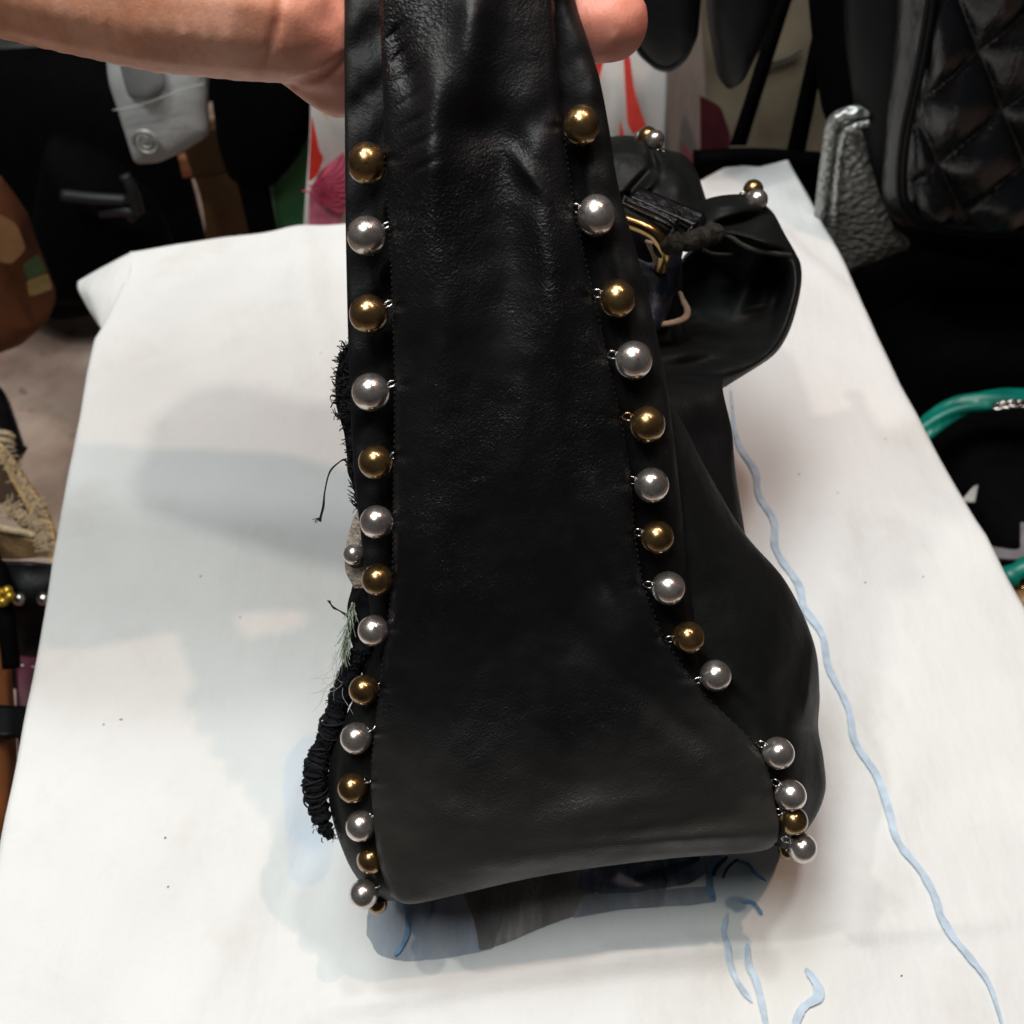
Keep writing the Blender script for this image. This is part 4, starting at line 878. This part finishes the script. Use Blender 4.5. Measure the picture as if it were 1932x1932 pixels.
patch('face', [[(1290, -120, .84), (1450, -120, .84), (1640, -120, .84)], [(1290, 100, .84), (1450, 100, .838), (1640, 100, .84)], [(1290, 340, .84), (1450, 340, .84), (1640, 340, .84)]], plain('beige_canvas', (.155, .135, .095), .8, 0, .3, .35, 10), bd, 30, 30, conv=V, disp=.006, dscale=12, thick=.01)
tube('crease', curve_pts([(1440, 120, .832), (1480, 110, .832), (1512, 92, .832)], 12, V), .002, plain('beige_seam', (.05, .045, .035), .8), bd, 6)
bs = thing('black_stand', 'black display stand with two slanting bars at the back right of the table', 'stand', (.26, .7, FZ))
for (x0, y0, x1, y1, w_) in ((1500, -60, 1392, 275, 26), (1575, -60, 1492, 330, 30), (1640, -60, 1560, 330, 26)):
    patch('bar', [[(x0 - w_ / 2, y0, .72), (x0, y0, .715), (x0 + w_ / 2, y0, .72)], [((x0 + x1) / 2 - w_ / 2 * 1.1, (y0 + y1) / 2, .72), ((x0 + x1) / 2, (y0 + y1) / 2, .715), ((x0 + x1) / 2 + w_ / 2 * 1.1, (y0 + y1) / 2, .72)], [(x1 - w_ * .62, y1, .72), (x1, y1, .715), (x1 + w_ * .62, y1, .72)]], M['matte_black'], bs, 10, 30, conv=V, thick=.01)
patch('foot', [[(1310, 296, .70), (1420, 292, .70), (1560, 300, .70)], [(1310, 420, .70), (1420, 420, .70), (1620, 420, .70)]], M['matte_black'], bs, 12, 12, conv=V, thick=.01)
def silver_mat():
    m, nt, b = material('silver_pebbled_leather'); v = coords(nt)
    b.inputs['Base Color'].default_value = (.36, .37, .355, 1); b.inputs['Metallic'].default_value = .75; b.inputs['Roughness'].default_value = .36
    vo = N(nt, 'ShaderNodeTexVoronoi', feature='SMOOTH_F1'); vo.inputs['Scale'].default_value = 210; nt.links.new(coords(nt, (1, 1, 1.5)), vo.inputs['Vector'])
    p = bump(nt, vo.outputs['Distance'], b, .9, .003); bump(nt, noise_n(nt, v, 300, 4), b, .4, .002, p); return m
msl = silver_mat()
slb, _ = bag_thing('silver_bag', 'silver pebbled leather bag with piped rim leaning at the back right table edge', [(1566, 230), (1588, 214), (1632, 206), (1640, 260), (1700, 440), (1722, 462), (1600, 510), (1560, 560), (1530, 480), (1545, 380), (1556, 300)], .60, .012, msl, (.3, .6, FZ), it=1, puff=.3)
tube('piping', [V(x, y, .584) for x, y in [cr([(1640, 232), (1610, 240), (1592, 256), (1584, 300), (1576, 380), (1572, 470), (1574, 520)], k / 40 * 6) for k in range(41)]], .0024, msl, slb, 8)
tube('piping', [V(x, y, .590) for x, y in [cr([(1640, 208), (1600, 214), (1572, 232), (1562, 290), (1552, 370), (1542, 450)], k / 40 * 5) for k in range(41)]], .0042, msl, slb, 10)
# quilted bag
def quilt(q, k):
    a = (q.x * .80 + q.z * .60) / .040; b_ = (-q.x * .80 + q.z * .60) / .040
    h = (abs(math.sin(math.pi * a)) ** .55) * (abs(math.sin(math.pi * b_)) ** .55)
    return (.011 * h + .002 * noise.noise(q * 60)) * (1 - sm(.80, .93, k))
QY = .56
qt = thing('quilted_bag', 'large black diamond quilted leather bag with rounded piped border at the upper right', 'bag', (.42, .6, FZ))
qpoly = [(1700, -260), (1690, 60), (1672, 260), (1664, 360), (1672, 400), (1700, 425), (1760, 440), (1900, 452), (2150, 470), (2300, 470), (2300, -260)]
pillow('body', qpoly, QY, .018, M['quilt'], qt, 240, 110, 2, quilt, puff=.22)
for off, r_ in ((0, .0024), (9, .0018)):
    P = [cr([(1768 - off * .6, -100), (1758 - off, 20), (1738 - off, 130), (1712 - off, 250), (1704 - off, 340), (1712 - off, 385 + off * .5), (1745 - off * .4, 416 + off), (1830, 432 + off), (1960, 440 + off), (2100, 450 + off)], k / 80 * 9) for k in range(81)]
    tube('piping', [V(x, y, QY - .020) for x, y in P], r_, M['satin_black'], qt, 8)
pillow('body_side', [(1600, -260), (1590, 60), (1612, 210), (1640, 330), (1670, 420), (1740, 470), (1900, 500), (2200, 520), (2200, -260)], QY + .035, .02, M['satin_black'], qt, 80, 12)
bag_thing('black_backpack', 'black bag filling the dark upper right behind the quilted bag', [(1500, -300), (1530, 60), (1548, 200), (1560, 240), (1620, 300), (1800, 320), (2100, 320), (2100, -300)], .665, .03, M['matte_black'], (.42, .68, FZ), it=1)
# black bags beside the right edge
def heap(name, label, poly, z0, thick, mat, base):
    t = thing(name, label, 'bag', base); n = 60
    P = smooth_loop(poly_resample([T(x, y, z0) for x, y in poly], n), 3); cc = sum(P, Vector()) / n; vs, fs = [], []
    ks = [0.001, .3, .55, .75, .88, .96, 1.0]
    for k in ks:
        for p in P: q = cc.lerp(p, k); vs.append(Vector((q.x, q.y, z0 + thick * (1 - k ** 4) ** .5 + .006 * noise.noise(q * 18) * (1 - k))))
    for p in P: vs.append(Vector((p.x, p.y, z0 - .18)))
    for j in range(len(ks)):
        for i in range(n): fs.append((j * n + i, (j + 1) * n + i, (j + 1) * n + (i + 1) % n, j * n + (i + 1) % n))
    link('body', mesh(vs, fs), mat, t); return t
heap('black_shoulder_bag', 'soft black bag lying beside the right table edge below the quilted bag', [(1580, 470), (1700, 470), (1950, 470), (2150, 500), (2150, 720), (1950, 720), (1760, 720), (1700, 680)], -.10, .03, M['matte_black'], (.38, .45, FZ))
tk = heap('teal_handled_bag', 'black bag with twisted teal handle and gold chain at the right edge', [(1720, 790), (1850, 760), (2100, 770), (2200, 1000), (2200, 1250), (1990, 1250), (1880, 1080), (1800, 960)], -.14, .03, M['matte_black'], (.36, .3, FZ))
m_teal = plain('teal_satin', (.0, .14, .105), .38, 0, .5, .25, 60, .3)
hp = [(1690, 900, -.12), (1716, 855, -.10), (1745, 812, -.09), (1800, 772, -.08), (1865, 757, -.075), (1940, 755, -.075), (2020, 775, -.08), (2080, 830, -.09)]
HP = curve_pts(hp, 160, T)
vs, fs = [], []
seg = 22
for i, p in enumerate(HP):
    t_ = (HP[min(i + 1, 159)] - HP[max(i - 1, 0)]).normalized(); s = t_.cross(Vector((0, 0, 1))).normalized(); q = s.cross(t_)
    for k in range(seg):
        a = 2 * math.pi * k / seg; tw = a * 2 + i * .09; rr = .0046 * (1 + .42 * abs(math.sin(tw)) ** .7 + .10 * math.sin(5 * a + i * .13))
        vs.append(p + s * math.cos(a) * rr * 1.25 + q * math.sin(a) * rr)
for i in range(159):
    for k in range(seg): fs.append((i * seg + k, i * seg + (k + 1) % seg, (i + 1) * seg + (k + 1) % seg, (i + 1) * seg + k))
link('handle', mesh(vs, fs), m_teal, tk)['label'] = 'twisted teal fabric handle'
tube('handle', curve_pts([(1870, 1130, -.10), (1900, 1092, -.09), (1935, 1072, -.085), (2010, 1050, -.085)], 40, T), lambda t: .0062 * (1 + .12 * math.sin(t * 20)), m_teal, tk, 14)
tube('handle', curve_pts([(1870, 1070, -.10), (1892, 1110, -.095), (1915, 1140, -.095), (1930, 1190, -.10)], 30, T), .0042, m_teal, tk, 12)
m_pw = plain('grey_white_label', (.30, .30, .28), .7)
patch('label', [[(1812, 946, -.10), (1836, 918, -.10)], [(1840, 947, -.10), (1846, 914, -.10)]], m_pw, tk, 6, 6, conv=T, thick=.001)
patch('webbing', [[(1868, 1030, -.10), (1920, 1036, -.10), (1926, 1015, -.10), (1926, 985, -.10)], [(1872, 1052, -.10), (1940, 1052, -.10), (1950, 1020, -.10), (1950, 985, -.10)]], plain('grey_webbing', (.15, .14, .15), .7), tk, 24, 6, conv=T, thick=.002)
def chain(pts, n, mat, parent):
    P = curve_pts(pts, n, T)
    for i, p in enumerate(P):
        t_ = (P[min(i + 1, n - 1)] - P[max(i - 1, 0)]).normalized(); s = t_.cross(Vector((0, 0, 1))).normalized(); q = Vector((0, 0, 1)) if i % 2 else s
        tube('chain_link', [p + t_ * math.cos(a) * .0042 + q * math.sin(a) * .0028 for a in [k * 2 * math.pi / 14 for k in range(14)]], .0009, mat, parent, 6, True)
chain([(1900, 1128, -.085), (1916, 1122, -.08), (1935, 1110, -.08), (1960, 1105, -.08)], 9, M['brass_plain'], tk)
chain([(1885, 766, -.062), (1912, 762, -.06), (1945, 764, -.06)], 8, M['wire'], tk)
bag_thing('tan_leather_bag', 'tan leather bag edge at the right frame edge below the teal handle', [(1912, 1130), (1960, 1120), (2050, 1150), (2050, 1300), (1950, 1290), (1920, 1210)], .30, .015, plain('tan_bag_leather', (.20, .11, .04), .5), (.3, .25, FZ), it=1)
# dark cloth hanging far behind everything
patch_o = patch('backdrop_curtain', [[(-700, -700, 1.5), (966, -700, 1.5), (2700, -700, 1.5)], [(-700, 100, 1.5), (966, 100, 1.5), (2700, 100, 1.5)], [(-700, 420, 1.5), (966, 420, 1.5), (2700, 420, 1.5)]], M['matte_black'], None, 120, 20, lambda x, y, s, t: .03 * math.sin(x * .05), conv=V, thick=.004)
tag(patch_o, 'black cloth hanging far behind the stall', 'curtain')
for o in bpy.data.objects:
    if o.type == 'MESH' and o.parent is None and 'category' not in o and 'kind' not in o: print('UNTAGGED', o.name)
